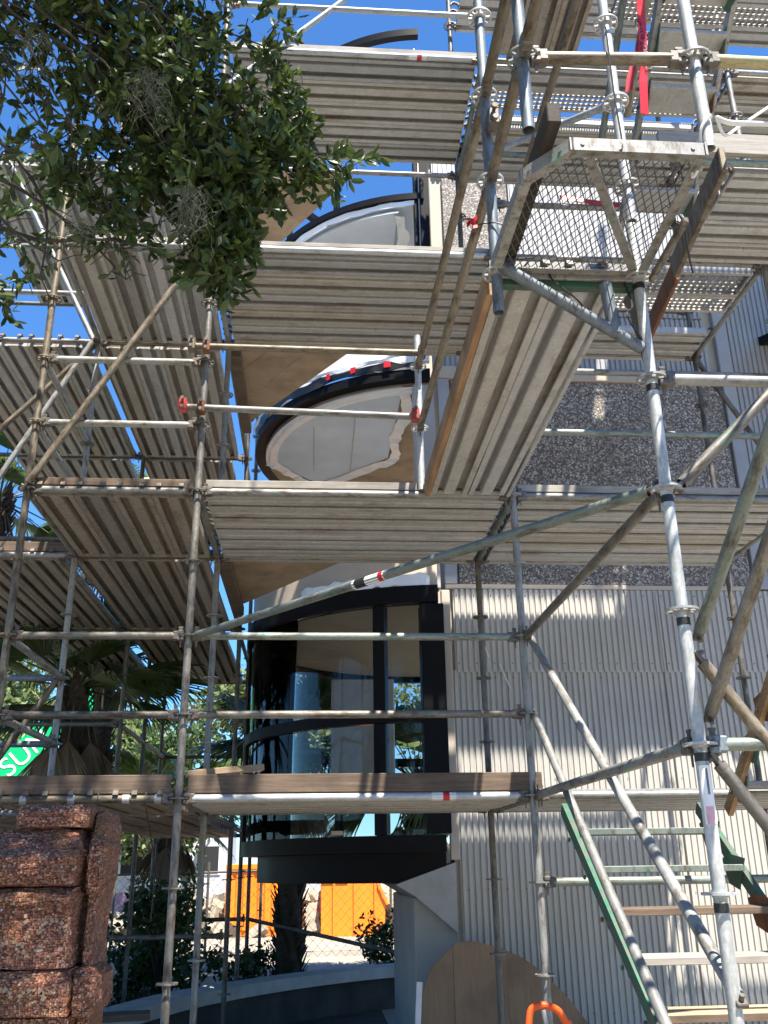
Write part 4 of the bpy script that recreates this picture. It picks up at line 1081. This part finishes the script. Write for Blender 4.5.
# raised pale tesserae rings
TILE = plain('pale_tile', (.30,.20,.13), .5, n=.4, scale=30.)
def tess(cx, cz, r, n, seed, y):
    rr = random.Random(seed); g = G()
    for i in range(n):
        a = 2*PI*i/n*(.6)+rr.uniform(-.1,.1)+PI*.2*0; x = cx+r*math.cos(a)*1.1; z = cz+r*math.sin(a)*.75
        M = Matrix.Translation((x,y,z)) @ Matrix.Rotation(rr.uniform(0,3), 4, 'Y'); s = rr.uniform(.006,.011)
        g.box(-s,s,-.005,.006,-s*.8,s*.8,M)
    return g.obj('pale_tile_ring', TILE, mc)
tess(-.14,1.40,.07,9,1,-.158); tess(.05,1.36,.05,9,2,-.152); tess(-.12,1.28,.05,8,3,-.142); tess(-.13,1.11,.04,7,4,-.180); tess(.0,1.10,.045,8,5,-.180)

# ------------------------------------------------------------------ live oak
oak = empty('live_oak', (-5.2,1.6,0)); tag(oak, 'live oak with small dark leaves overhanging the scaffold at the upper left', 'tree')
OO = Vector((-5.2,1.6,0))
g = G()
g.tube([(0,0,0),(.1,0,1.2),(.2,.1,2.4),(.6,.3,3.6),(1.2,.6,4.6)], [.34,.28,.26,.22,.17], 14)
trunk = asmooth(g.obj('trunk', BARK, oak))
rr = random.Random(21); gb = G(); gl_ = G()
def leaf(g, p, d, up, L, W):
    s = d.cross(up)
    if s.length < 1e-3: s = Vector((1,0,0))
    s.normalize(); n = s.cross(d).normalized(); 
    v = [p, p+d*L*.3+s*W*.42+n*L*.02, p+d*L*.7+s*W*.45+n*L*.03, p+d*L, p+d*L*.7-s*W*.45+n*L*.03, p+d*L*.3-s*W*.42+n*L*.02, p+d*L*.5-n*L*.03]
    g.add(v, [(0,1,6),(1,2,6),(2,3,6),(3,4,6),(4,5,6),(5,0,6)])
def rdir(): 
    while 1:
        v = Vector((rr.uniform(-1,1), rr.uniform(-1,1), rr.uniform(-1,1)))
        if .1 < v.length < 1: return v.normalized()
def twig(p, d, L, nl, ls=.056, gl_=gl_, gb=gb, tr=.0028):
    pts = [p]; q = p.copy(); dd = d.copy()
    for i in range(4):
        dd = (dd+rdir()*.25+Vector((0,0,-.10))).normalized(); q = q+dd*L/4; pts.append(q.copy())
    gb.tube(pts, [tr,tr*.85,tr*.7,tr*.5,tr*.3], 4, cap=False)
    for i in range(nl):
        t = (.15+.85*(i+rr.random())/nl)*4; k = min(3, int(t)); a = pts[k].lerp(pts[k+1], t-k)
        ax = (pts[k+1]-pts[k]).normalized(); dl = (ax*.7+rdir()*.9).normalized()
        l_ = ls*rr.uniform(.65,1.25)
        leaf(gl_, a, dl, rdir(), l_, l_*rr.uniform(.34,.46))
# blobs: centre (world), radii, twigs
blobs = [((-1.35,3.5,5.50),(.38,.40,.34),48),((-.88,3.6,5.5),(.38,.4,.38),75),((-.70,3.5,5.10),(.28,.35,.36),75),((-.42,3.5,4.72),(.26,.3,.30),75),((-.50,3.5,4.40),(.17,.2,.22),42),
         ((-.47,3.45,4.12),(.13,.14,.20),24),((-.20,3.5,5.02),(.16,.18,.13),20),((-.08,3.5,4.72),(.12,.12,.10),11),((.06,3.5,4.63),(.07,.06,.05),4),
         ((-1.02,3.4,4.95),(.22,.3,.16),14),((-1.26,3.5,4.74),(.16,.2,.12),9),((-1.10,3.4,4.50),(.14,.2,.10),9),((-.80,3.5,4.50),(.15,.2,.12),11),((-1.5,3.5,5.0),(.2,.22,.2),3),
         ((-.95,3.4,4.31),(.12,.12,.08),8),((-.78,3.5,4.78),(.2,.25,.22),30),((-1.7,3.3,5.8),(.5,.5,.4),40),((-1.1,3.4,6.1),(.8,.6,.35),70),((-.30,3.5,5.42),(.18,.2,.2),8)]
hub = Vector((-2.6,2.9,6.2))
gb.tube([OO*0+Vector((1.2,.6,4.6)), hub-OO], [.15,.08], 10)
for c, rad, nt_ in blobs:
    c = Vector(c)-OO; mid = (hub-OO+c)/2+Vector((rr.uniform(-.15,.15),rr.uniform(-.2,.2),.15))
    pts = smooth([tuple(hub-OO), tuple(mid), tuple(c)], 5); n = len(pts)
    pts = [p+Vector((rr.uniform(-1,1),rr.uniform(-1,1),rr.uniform(-1,1)))*.07 if 0 < i < n-1 else p for i, p in enumerate(pts)]
    gb.tube(pts, [.010-.007*i/n for i in range(n)], 6)
    for i in range(int(nt_*1.75)):
        d = rdir(); u = rr.random()**.45; p = c+Vector((d.x*rad[0], d.y*rad[1], d.z*rad[2]))*u
        twig(p, (rdir()+Vector((.25,0,-.35))).normalized(), rr.uniform(.10,.20), rr.randint(11,17), .068)
        if i % 4 == 0: gb.tube([c+Vector((d.x*rad[0],d.y*rad[1],d.z*rad[2]))*u*.2, p], [.005,.003], 4, cap=False)
# dense bough overhead, above the picture, that shades the column and the left bays
for c, rad, k in (((-1.2,2.9,8.3),(2.0,1.15,.5),620),((-1.0,1.9,6.7),(1.7,1.2,.6),520),((-2.6,3.0,7.4),(1.6,1.6,.7),420),((.2,1.2,6.9),(.9,.8,.5),160)):
    for i in range(k):
        d = rdir(); u = rr.random()**.4; p = Vector(c)-OO+Vector((d.x*rad[0], d.y*rad[1], d.z*rad[2]))*u
        twig(p, rdir(), .3, 13, .085, tr=.004)
    gb.tube(smooth([(1.2,.6,4.6), tuple((Vector((1.2,.6,4.6))+Vector(c)-OO)/2+Vector((0,0,.5))), tuple(Vector(c)-OO)], 5), [.09-.007*j for j in range(11)], 7)
# bare drooping twigs at left
for a in ([(-1.9,3.3,4.6),(-1.62,3.4,4.52),(-1.35,3.4,4.42),(-1.05,3.45,4.22),(-.85,3.5,4.02)], [(-1.8,3.3,4.45),(-1.5,3.3,4.38),(-1.3,3.3,4.12),(-1.1,3.35,4.0)],
          [(-1.3,3.4,4.65),(-1.1,3.4,4.55),(-.95,3.4,4.36),(-.86,3.4,4.12)], [(-1.9,3.4,4.12),(-1.5,3.4,4.22),(-1.2,3.4,4.14),(-.9,3.4,4.15),(-.6,3.45,4.12)],
          [(-1.75,3.4,4.9),(-1.4,3.4,4.62),(-1.2,3.4,4.3),(-1.18,3.4,3.95)], [(-1.6,3.3,4.1),(-1.45,3.3,4.3),(-1.38,3.3,4.52)], [(-1.9,3.2,4.2),(-1.6,3.2,4.05),(-1.3,3.2,3.98)]):
    pts = smooth([tuple(Vector(x)-OO) for x in a], 6); n = len(pts)
    gb.tube(pts, [.013-.010*i/n for i in range(n)], 5)
    for p in pts[2::2]:
        if rr.random() < .7: q = p+rdir()*.16; gb.tube([p, (p+q)/2+rdir()*.02, q], [.004,.003,.002], 4, cap=False)
        if rr.random() < .45: twig(p, rdir(), .09, 5, .05)
# the rest of the crown, out of frame, larger leaves
for i in range(3200):
    a = rr.uniform(0, 2*PI); r_ = 4.6*math.sqrt(rr.random()); p = Vector((.9+r_*math.cos(a), .6+r_*math.sin(a), 5.6+1.9*rr.random()*(1-.5*r_/4.6)))
    w = p+OO
    if w.y > 3.2 and w.x > -2.0: continue
    if w.z < 6.2+.0 and w.y > .8 and w.x > -1.2: continue
    twig(p, rdir(), .35, 12, .11, tr=.005)
for i in range(14):
    a = 2*PI*i/14; gb.tube(smooth([(1.2,.6,4.6),(1.2+1.3*math.cos(a),.6+1.3*math.sin(a),5.6),(1.1+3.0*math.cos(a),.6+3.0*math.sin(a),6.3)], 4), [.10-.007*j for j in range(9)], 7)
asmooth(gb.obj('branches', BARK, oak)); gl_.obj('crown', OAKL, oak)
# spanish moss
def moss(loc, w, h, n, label, seed):
    r2 = random.Random(seed); g = G()
    for i in range(int(n*.9)):
        p = Vector((r2.gauss(0,w*.5), r2.gauss(0,w*.3), 0)); pts = [p.copy()]; L = h*r2.uniform(.3,1.); k = 9
        for j in range(k):
            p = p+Vector((r2.uniform(-1,1)*.030, r2.uniform(-1,1)*.030, -L/k)); pts.append(p.copy())
        g.tube(pts, .0008, 3, cap=False)
    return tag(g.obj('spanish_moss', MOSS, loc=loc), label, 'hanging moss', 'tufts of grey moss hanging in the oak')
moss((-1.28,3.15,5.62), .10, .34, 70, 'big pale moss tuft at the top left of the oak', 1)
moss((-.92,3.12,5.52), .07, .20, 45, 'small pale moss tuft left of the top centre of the oak', 2)
moss((-1.24,3.1,4.98), .03, .28, 26, 'thin moss strand hanging below the biggest tuft', 3)
moss((-.74,3.1,4.80), .05, .34, 60, 'long grey-green moss column in the middle of the oak leaves', 4)
moss((-.54,3.2,4.28), .045, .36, 50, 'moss beard hanging below the oak leaves before the central post', 5)
moss((-1.42,3.2,4.24), .06, .14, 40, 'ragged moss tuft on bare twigs at the left edge', 6)
moss((-.98,3.2,4.10), .05, .14, 34, 'small moss tuft caught on the bare twigs over the left bay', 7)

# ------------------------------------------------------------------ palms
def fan_leaf(g, base, d, L, seed, nb=30, droop=.25, wid=.026, spread=2.4):
    r2 = random.Random(seed); d = Vector(d).normalized(); side = d.cross(Vector((0,0,1)))
    if side.length < .05: side = Vector((1,0,0))
    side.normalize(); up = side.cross(d).normalized()
    roll = r2.uniform(-.5,.5); side, up = side*math.cos(roll)+up*math.sin(roll), up*math.cos(roll)-side*math.sin(roll)
    pet = L*.75; q = base+d*pet+Vector((0,0,-droop*.2*pet)); g.tube([base, base+d*pet*.5, q], [.014,.010,.007], 5, cap=False)
    for i in range(nb):
        a = -spread/2+spread*i/(nb-1)+r2.uniform(-.02,.02); dd = (d*math.cos(a)+side*math.sin(a)).normalized(); LL = L*(1-.25*abs(a)/(spread/2))*r2.uniform(.9,1.05)
        w = wid*LL/.8; s = dd.cross(up).normalized()
        p0 = q; p1 = q+dd*LL*.45-up*0; p2 = q+dd*LL*.8+Vector((0,0,-droop*.30*LL)); p3 = q+dd*LL+Vector((0,0,-droop*.75*LL))
        n0 = up*w*.35
        g.add([p0, p1+s*w-n0, p1+n0*.5, p1-s*w-n0, p2+s*w*.6, p2-s*w*.6, p3], [(0,1,2),(0,2,3),(1,4,2),(2,4,5),(2,5,3),(4,6,5)])
def palm(loc, H, r, leaves, label, seed, L=.85, dead=14, lm=PALML, boots=True, tilt=(0,0)):
    r2 = random.Random(seed); e = empty('fan_palm', loc); tag(e, label, 'palm tree', 'fan palms behind the scaffold')
    g = G(); g.tube([(0,0,-.1),(0,0,H*.5),(0,0,H)], [r*1.05,r*.95,r*.8], 14)
    asmooth(g.obj('trunk', PBARK, e))
    if boots:
        g = G(); k = int(H/.075)
        for i in range(k):
            for j in range(5):
                a = i*2.4+j*2*PI/5+r2.uniform(-.1,.1); z = .1+i*.075; c, s = math.cos(a), math.sin(a)
                p = Vector((r*.85*c, r*.85*s, z)); q = Vector((r*1.15*c, r*1.15*s, z+.09)); t = Vector((r*1.5*c+r2.uniform(-.02,.02), r*1.5*s, z+.20))
                sd = Vector((-s, c, 0))
                g.add([p+sd*.055, p-sd*.055, q-sd*.045, q+sd*.045, t+sd*.022, t-sd*.022, q+Vector((c,s,-.6))*.02], [(0,1,6),(1,2,6),(3,0,6),(3,2,5,4),(2,3,6),(0,3,2,1)])
        g.obj('leaf_bases', PBARK, e)
    g = G()
    for i in range(leaves):
        a = i*2.39996+r2.uniform(-.3,.3); el = r2.uniform(-.5,1.1)
        d = Vector((math.cos(a)*math.cos(el), math.sin(a)*math.cos(el), math.sin(el)))
        fan_leaf(g, Vector((0,0,H)), d, L*r2.uniform(.8,1.1), seed*100+i, droop=.35)
    g.obj('crown', lm, e)
    if dead:
        g = G()
        for i in range(dead):
            a = i*2.39996; d = Vector((math.cos(a)*.35, math.sin(a)*.35, -1))
            fan_leaf(g, Vector((math.cos(a)*.1, math.sin(a)*.1, H-.1)), d, L*.75, seed*77+i, nb=18, droop=.1, spread=1.3)
        g.obj('dead_fronds', DEADL, e)
    return e
palm((-2.72,10.9,0), 3.55, .16, 26, 'dark fan palm with hanging dead fronds beneath the left decks', 1, L=.95, dead=9)
palm((-.28,12.9,.0), 3.1, .17, 24, 'fan palm whose rough trunk stands before the orange container', 2, L=.9)
palm((-2.15,14.8,0), 2.5, .14, 22, 'sunlit pale fan palm left of the glass bay', 3, L=.9, lm=PALMY, dead=4)
palm((1.45,13.6,0), 2.75, .15, 22, 'fan palm with tan drooping leaves right behind the glass bay', 4, L=.95, lm=PALMY)
palm((-4.3,12.0,0), 6.3, .16, 24, 'tall fan palm at the left frame edge behind the outer bay', 5, L=1.0)
palm((-3.1,14.0,0), 6.9, .16, 22, 'tall fan palm showing above the second deck at left', 6, L=1.0)
palm((4.5,-3.,0), 3.2, .16, 18, 'fan palm on the street side mirrored in the glass', 8, L=1.0, lm=PALMY, dead=0)

# ------------------------------------------------------------------ shrubs and background trees
def clump(name, loc, rad, n, ls, mat, label, cat, group, seed, trunk_h=0., kind=None):
    r2 = random.Random(seed); e = empty(name, loc); tag(e, label, cat, group)
    g = G()
    centers = [Vector((r2.gauss(0,.45)*rad[0], r2.gauss(0,.45)*rad[1], trunk_h+rad[2]*(.9+r2.uniform(-.8,.8)))) for _ in range(14)]
    for i in range(n):
        c = r2.choice(centers); d = Vector((r2.gauss(0,1), r2.gauss(0,1), r2.gauss(0,1))).normalized()*(r2.random()**.5)*.42
        p = c+Vector((d.x*rad[0], d.y*rad[1], d.z*rad[2]))
        dd = Vector((r2.gauss(0,1), r2.gauss(0,1), r2.gauss(0,1))).normalized(); s = dd.cross(Vector((r2.gauss(0,1), r2.gauss(0,1), r2.gauss(0,1)))).normalized()
        l_ = ls*r2.uniform(.6,1.3)
        g.add([p, p+dd*l_*.5+s*l_*.28, p+dd*l_, p+dd*l_*.5-s*l_*.28], [(0,1,2,3)])
    g.obj('crown' if trunk_h else 'foliage', mat, e)
    g = G(); g.tube([(0,0,-.1),(0,0,max(.3, trunk_h+rad[2]*.5))], [max(.02, rad[0]*.06), max(.012, rad[0]*.035)], 8)
    for c in centers[:9]: g.tube([(0,0,trunk_h*.8), tuple(c*.6+Vector((0,0,trunk_h*.35))), tuple(c)], [rad[0]*.03,rad[0]*.02,rad[0]*.01], 5)
    asmooth(g.obj('trunk' if trunk_h else 'stems', BARK, e)); return e
TG2 = 'trees beyond the building site'
clump('background_tree', (-4.6,25,.3), (2.8,2.,2.1), 9000, .20, TREEL, 'light green tree behind the sunlit palm at left', 'tree', TG2, 31, 1.6)
clump('background_tree', (-9.5,27,.3), (3.,2.,2.8), 8000, .22, TREEL, 'light green tree behind the lettered green machine', 'tree', TG2, 32, 2.0)
clump('background_tree', (-1.0,29,.3), (3.,2.,2.6), 8000, .22, TREEL, 'light green tree seen through the lower glass bay', 'tree', TG2, 33, 2.)
clump('background_tree', (5.,30,.3), (3.,2.,3.), 6000, .24, TREEL, 'tree hidden mostly by the siding far behind', 'tree', TG2, 34, 2.)
for (x, y, rx, rz, th, n_, sd_, l) in ((-7.6,12.5,2.2,2.3,4.2,9000,51,'dark spreading tree filling the left frame edge behind the outer bay'),(-6.4,6.5,1.7,1.9,3.6,6000,52,'dark unseen tree added past the left frame edge to block sky'),(-2.9,20.5,1.5,1.5,1.7,4500,53,'mid green tree low behind the dark fan palm')):  # the tree past the frame edge is added to block sky light
    clump('garden_tree', (x,y,0), (rx,rx*.8,rz), n_, .15, SHRUBL, l, 'tree', 'dark garden trees at the left', sd_, th)
for i, (x, y) in enumerate(((-16,-9),(-9,-13),(-2.5,-15),(4,-14),(10.5,-12),(16,-7))):  # unseen trees added to fill the glass reflections and block low sky light
    clump('added_tree', (x,y,0), (3.,2.4,2.8), 3000, .34, SHRUBL, f'{ORD[i]} tree of the unseen row added behind the viewer for reflection and shade', 'tree', 'added trees opposite the building', 60+i, 2.6)
SG = 'garden shrubs behind the low wall'
clump('shrub', (-3.2,11.6,.0), (.85,.6,.75), 3200, .09, SHRUBL, 'dark dense shrub right of the mosaic column', 'shrub', SG, 41)
clump('shrub', (-2.25,13.3,.0), (.7,.5,.55), 2200, .09, SHRUBL, 'dark shrub behind the rearmost left posts', 'shrub', SG, 42)
clump('shrub', (1.25,14.6,.1), (.45,.4,.4), 1300, .08, SHRUBL, 'bright leafy shrub before the orange container', 'shrub', SG, 43)
clump('shrub', (1.6,13.9,.1), (.6,.4,.55), 1800, .08, SHRUBL, 'leafy shrub beside the concrete pier', 'shrub', SG, 44)
clump('shrub', (-1.75,12.6,.0), (.6,.4,.75), 2400, .09, SHRUBL, 'tall dark shrub between the rear left posts', 'shrub', SG, 47)
clump('shrub', (-.9,13.0,.0), (.55,.4,.4), 1500, .08, SHRUBL, 'low shrub at the foot of the rough palm trunk', 'shrub', SG, 45)
clump('shrub', (-4.4,12.4,.0), (.9,.6,.7), 2200, .10, SHRUBL, 'dark shrub half hidden behind the mosaic column', 'shrub', SG, 46)

# chain link fence
fe = empty('site_fence', (-.2,16.5,.2)); tag(fe, 'dark chain link site fence in front of the orange container', 'fence')
for i in range(7):
    asmooth(G().tube([(0,0,0),(0,0,1.5)], .022, 8).obj('fence_post', CLAMP, fe, loc=(-4.5+i*1.5,0,0)))
G().tube([(-4.5,0,1.3),(4.5,0,1.42)], .018, 8).obj('top_rail', CLAMP, fe)
g = G()
for i in range(60):
    x = -4.5+i*.15
    g.tube([(x,0,.05),(min(4.5,x+1.2),0,1.3)], .0035, 3, cap=False); g.tube([(x,0.006,1.3),(min(4.5,x+1.2),.006,.05)], .0035, 3, cap=False)
g.obj('chain_link', CLAMP, fe)
# orange container
oc = empty('orange_container', (-.95,19.8,.35)); tag(oc, 'bright orange steel site container left of the rough palm trunk', 'container')
g = G(); n_ = 10; vs = []
for i in range(n_*4+1):
    x = -.7+1.4*i/(n_*4); vs += [(x, (0,-.03,-.03,0)[i%4], .12), (x, (0,-.03,-.03,0)[i%4], 1.22)]
g.add(vs, [(2*i,2*i+2,2*i+3,2*i+1) for i in range(n_*4)]); g.obj('side_panel', ORANGE, oc)
G().box(-.72,.72,.01,2.2,0,1.24, bev=.02).obj('body', ORANGE, oc)
for x in (-.74,-.1,.68): G().box(x,x+.06,-.07,-.032,.0,1.26, bev=.008).obj('corner_post', ORANGE, oc)
G().box(-.75,.75,-.08,-.031,1.22,1.32, bev=.01).obj('top_rail', ORANGE, oc)
G().box(-.3,.0,-.1,-.085,1.36,1.56, bev=.003).obj('notice_plate', WHITEP, oc)
hp_ = empty('orange_skip', (.80,19.4,.35)); tag(hp_, 'orange steel skip with one sloping side and lifting lugs right of the palm trunk', 'skip')
G().prism([(-.62,0),(.60,0),(.62,.55),(.30,1.28),(-.02,1.28),(-.10,1.02),(-.62,1.02)], 0, 1.5).obj('body', ORANGE, hp_, fix=True)
for a, b in (((-.62,1.04),(-.10,1.04)),((-.02,1.30),(.32,1.30)),((.32,1.30),(.66,.55))):
    p, q = Vector((a[0],-.03,a[1])), Vector((b[0],-.03,b[1])); d = q-p; M = Matrix.Translation(p) @ d.to_track_quat('X','Y').to_matrix().to_4x4(); G().box(0,d.length,-.03,.03,-.025,.025,M,bev=.006).obj('rim', ORANGE, hp_)
for x in (-.4,.0,.4): G().box(x,x+.05,-.045,-.004,.0,.98, bev=.006).obj('side_rib', ORANGE, hp_)
G().box(-.45,.0,-.03,-.004,1.09,1.22, bev=.004).box(-.44,-.40,-.02,.02,1.0,1.1).obj('notice_plate', WHITEP, hp_)
# grey-white site trailer with windows
tr_ = empty('site_trailer', (-3.6,24.,.35)); tag(tr_, 'grey-white site trailer with dark windows left of the orange container', 'trailer')
G().box(-2.2,1.6,0,2.2,.4,2.3, bev=.04).obj('body', TRAIL, tr_)
for i in range(4): w_ = G().box(-1.9+i*.9,-1.3+i*.9,-.03,-.003,1.1,1.8, bev=.01).obj('window_frame', WHITEP, tr_); G().box(-1.85+i*.9,-1.35+i*.9,-.045,-.032,1.15,1.75).obj('pane', NAVY, w_)
for x in (-1.2,.8): asmooth(G().tube([(x,-.02,.3),(x,.2,.3)], .3, 20).obj('wheel', RUBBER, tr_))
# pink banner
pb = empty('pink_banner', (-3.05,17.5,.35)); tag(pb, 'pink and white banner tied low between two stakes left of centre', 'banner')
ribbon([(-.65,0,.75),(-.3,.03,.73),(0,-.02,.74),(.35,.03,.72),(.65,0,.75)], .3, (0,0,1), 'banner_cloth', PINK, pb)
for x in (-.66,.66): G().tube([(x,0,0),(x,0,1.0)], .02, 8).obj('stake', WOODX, pb)
# rubble
r2 = random.Random(5); g = G()
for i in range(420):
    x = r2.gauss(-1.5,3.2); y = r2.gauss(20.8,.6); s = r2.uniform(.08,.26); z = .35+max(0, .75-abs(y-20.8)*.5)*r2.random()
    M = Matrix.Translation((x,y,z)) @ Matrix.Rotation(r2.uniform(0,6), 4, Vector((r2.random()+.1,r2.random(),r2.random())))
    g.box(-s,s,-s*.7,s*.7,-s*.5,s*.5,M, bev=0)
tag(g.obj('rubble', ROCKM), 'pale heap of broken stone rubble across the site', 'rubble', kind='stuff')
# green boom lift
lift = empty('boom_lift', (-7.6,22.,.3)); tag(lift, 'bright green boom lift with white lettering behind the palms at far left', 'boom lift')
def beam(p, q, w, h, name, mat, parent):
    p, q = Vector(p), Vector(q); d = q-p; M = Matrix.Translation(p) @ d.to_track_quat('X','Z').to_matrix().to_4x4()
    return G().box(0, d.length, -w/2, w/2, -h/2, h/2, M, bev=.02).obj(name, mat, parent)
b1 = beam((.0,0,2.7), (2.6,0,5.2), .35, .62, 'lower_boom', LIFTG, lift)
b2 = beam((2.5,0,5.1), (3.4,-.4,6.9), .25, .34, 'upper_boom', LIFTG, lift)
b3 = beam((1.2,.1,2.2), (4.0,.1,3.3), .2, .25, 'jib', LIFTG, lift)
text('SUN', .62, WHITEP, b1, (1.15,-.185,3.78), (PI/2, -math.atan2(2.5,2.6), 0))
G().box(-1.2,1.0,-.9,.9,.5,1.4, bev=.08).obj('turret_body', LIFTG, lift); G().box(-.4,.2,-.3,.3,1.4,2.9, bev=.05).obj('riser', LIFTG, lift)
G().box(-1.5,1.4,-1.,1.,.25,.5, bev=.03).obj('chassis', CLAMP, lift)
for x in (-1.1,1.):
    for y in (-1.05,.85): asmooth(G().tube([(x,y,.42),(x,y+.22,.42)], .42, 24).obj('wheel', RUBBER, lift))
bk = G(); 
for z in (6.9,7.4,7.9): bk.tube([(3.0,-.9,z),(4.2,-.9,z),(4.2,-.1,z),(3.0,-.1,z),(3.0,-.9,z)], .025, 6)
for x, y in ((3.,-.9),(4.2,-.9),(4.2,-.1),(3.,-.1)): bk.tube([(x,y,6.9),(x,y,7.9)], .025, 6)
bk.box(3.0,4.2,-.9,-.1,6.86,6.9); bk.obj('basket', CLAMP, lift)

# ------------------------------------------------------------------ light, sky, camera
EL, AZ = math.radians(64.2), math.radians(162)   # sun stands towards the camera side, a little right
w = bpy.data.worlds.new('World'); sc.world = w; w.use_nodes = True
nt = w.node_tree; bg = nt.nodes['Background']
sky = nt.nodes.new('ShaderNodeTexSky'); sky.sky_type = 'NISHITA'; sky.sun_disc = False
sky.sun_elevation = EL; sky.sun_rotation = AZ; sky.air_density = 1.0; sky.dust_density = .0; sky.ozone_density = 5.
sk = mix(nt, 1., sky.outputs[0], (.56,.92,1.22), 'MULTIPLY'); nt.links.new(sk, bg.inputs[0]); bg.inputs[1].default_value = .082
sd = bpy.data.lights.new('sun', 'SUN'); sd.energy = 5.0; sd.angle = math.radians(.53); sd.color = (1,.93,.82)
so = bpy.data.objects.new('sun', sd); col.objects.link(so)
dirv = Vector((math.sin(AZ)*math.cos(EL), math.cos(AZ)*math.cos(EL), math.sin(EL)))
so.rotation_mode = 'QUATERNION'; so.rotation_quaternion = dirv.to_track_quat('Z', 'Y'); so.location = dirv*30

cd = bpy.data.cameras.new('camera'); cam = bpy.data.objects.new('camera', cd); col.objects.link(cam); sc.camera = cam
F = 924.892; cd.sensor_fit = 'VERTICAL'; cd.sensor_height = 32.; cd.lens = 32.*F/1024; cd.clip_start = .05; cd.clip_end = 1500
p_, r_, w_ = math.radians(20.9347), math.radians(.8479), math.radians(4.4408)
fwd = Vector((math.sin(w_)*math.cos(p_), math.cos(w_)*math.cos(p_), math.sin(p_)))
rt = Vector((math.cos(w_), -math.sin(w_), 0)); up = rt.cross(fwd)
# image roll
rt2 = rt*math.cos(r_)-up*math.sin(r_); up2 = rt*math.sin(r_)+up*math.cos(r_)
M = Matrix((rt2, up2, -fwd)).transposed().to_4x4(); M.translation = Vector((0,0,1.6)); cam.matrix_world = M
sc.view_settings.view_transform = 'Standard'; sc.view_settings.look = 'None'; sc.view_settings.gamma = 1; sc.view_settings.exposure = 1.55
sc.cycles.max_bounces = 10; sc.cycles.diffuse_bounces = 5; sc.cycles.transparent_max_bounces = 16
sc.cycles.use_denoising = True
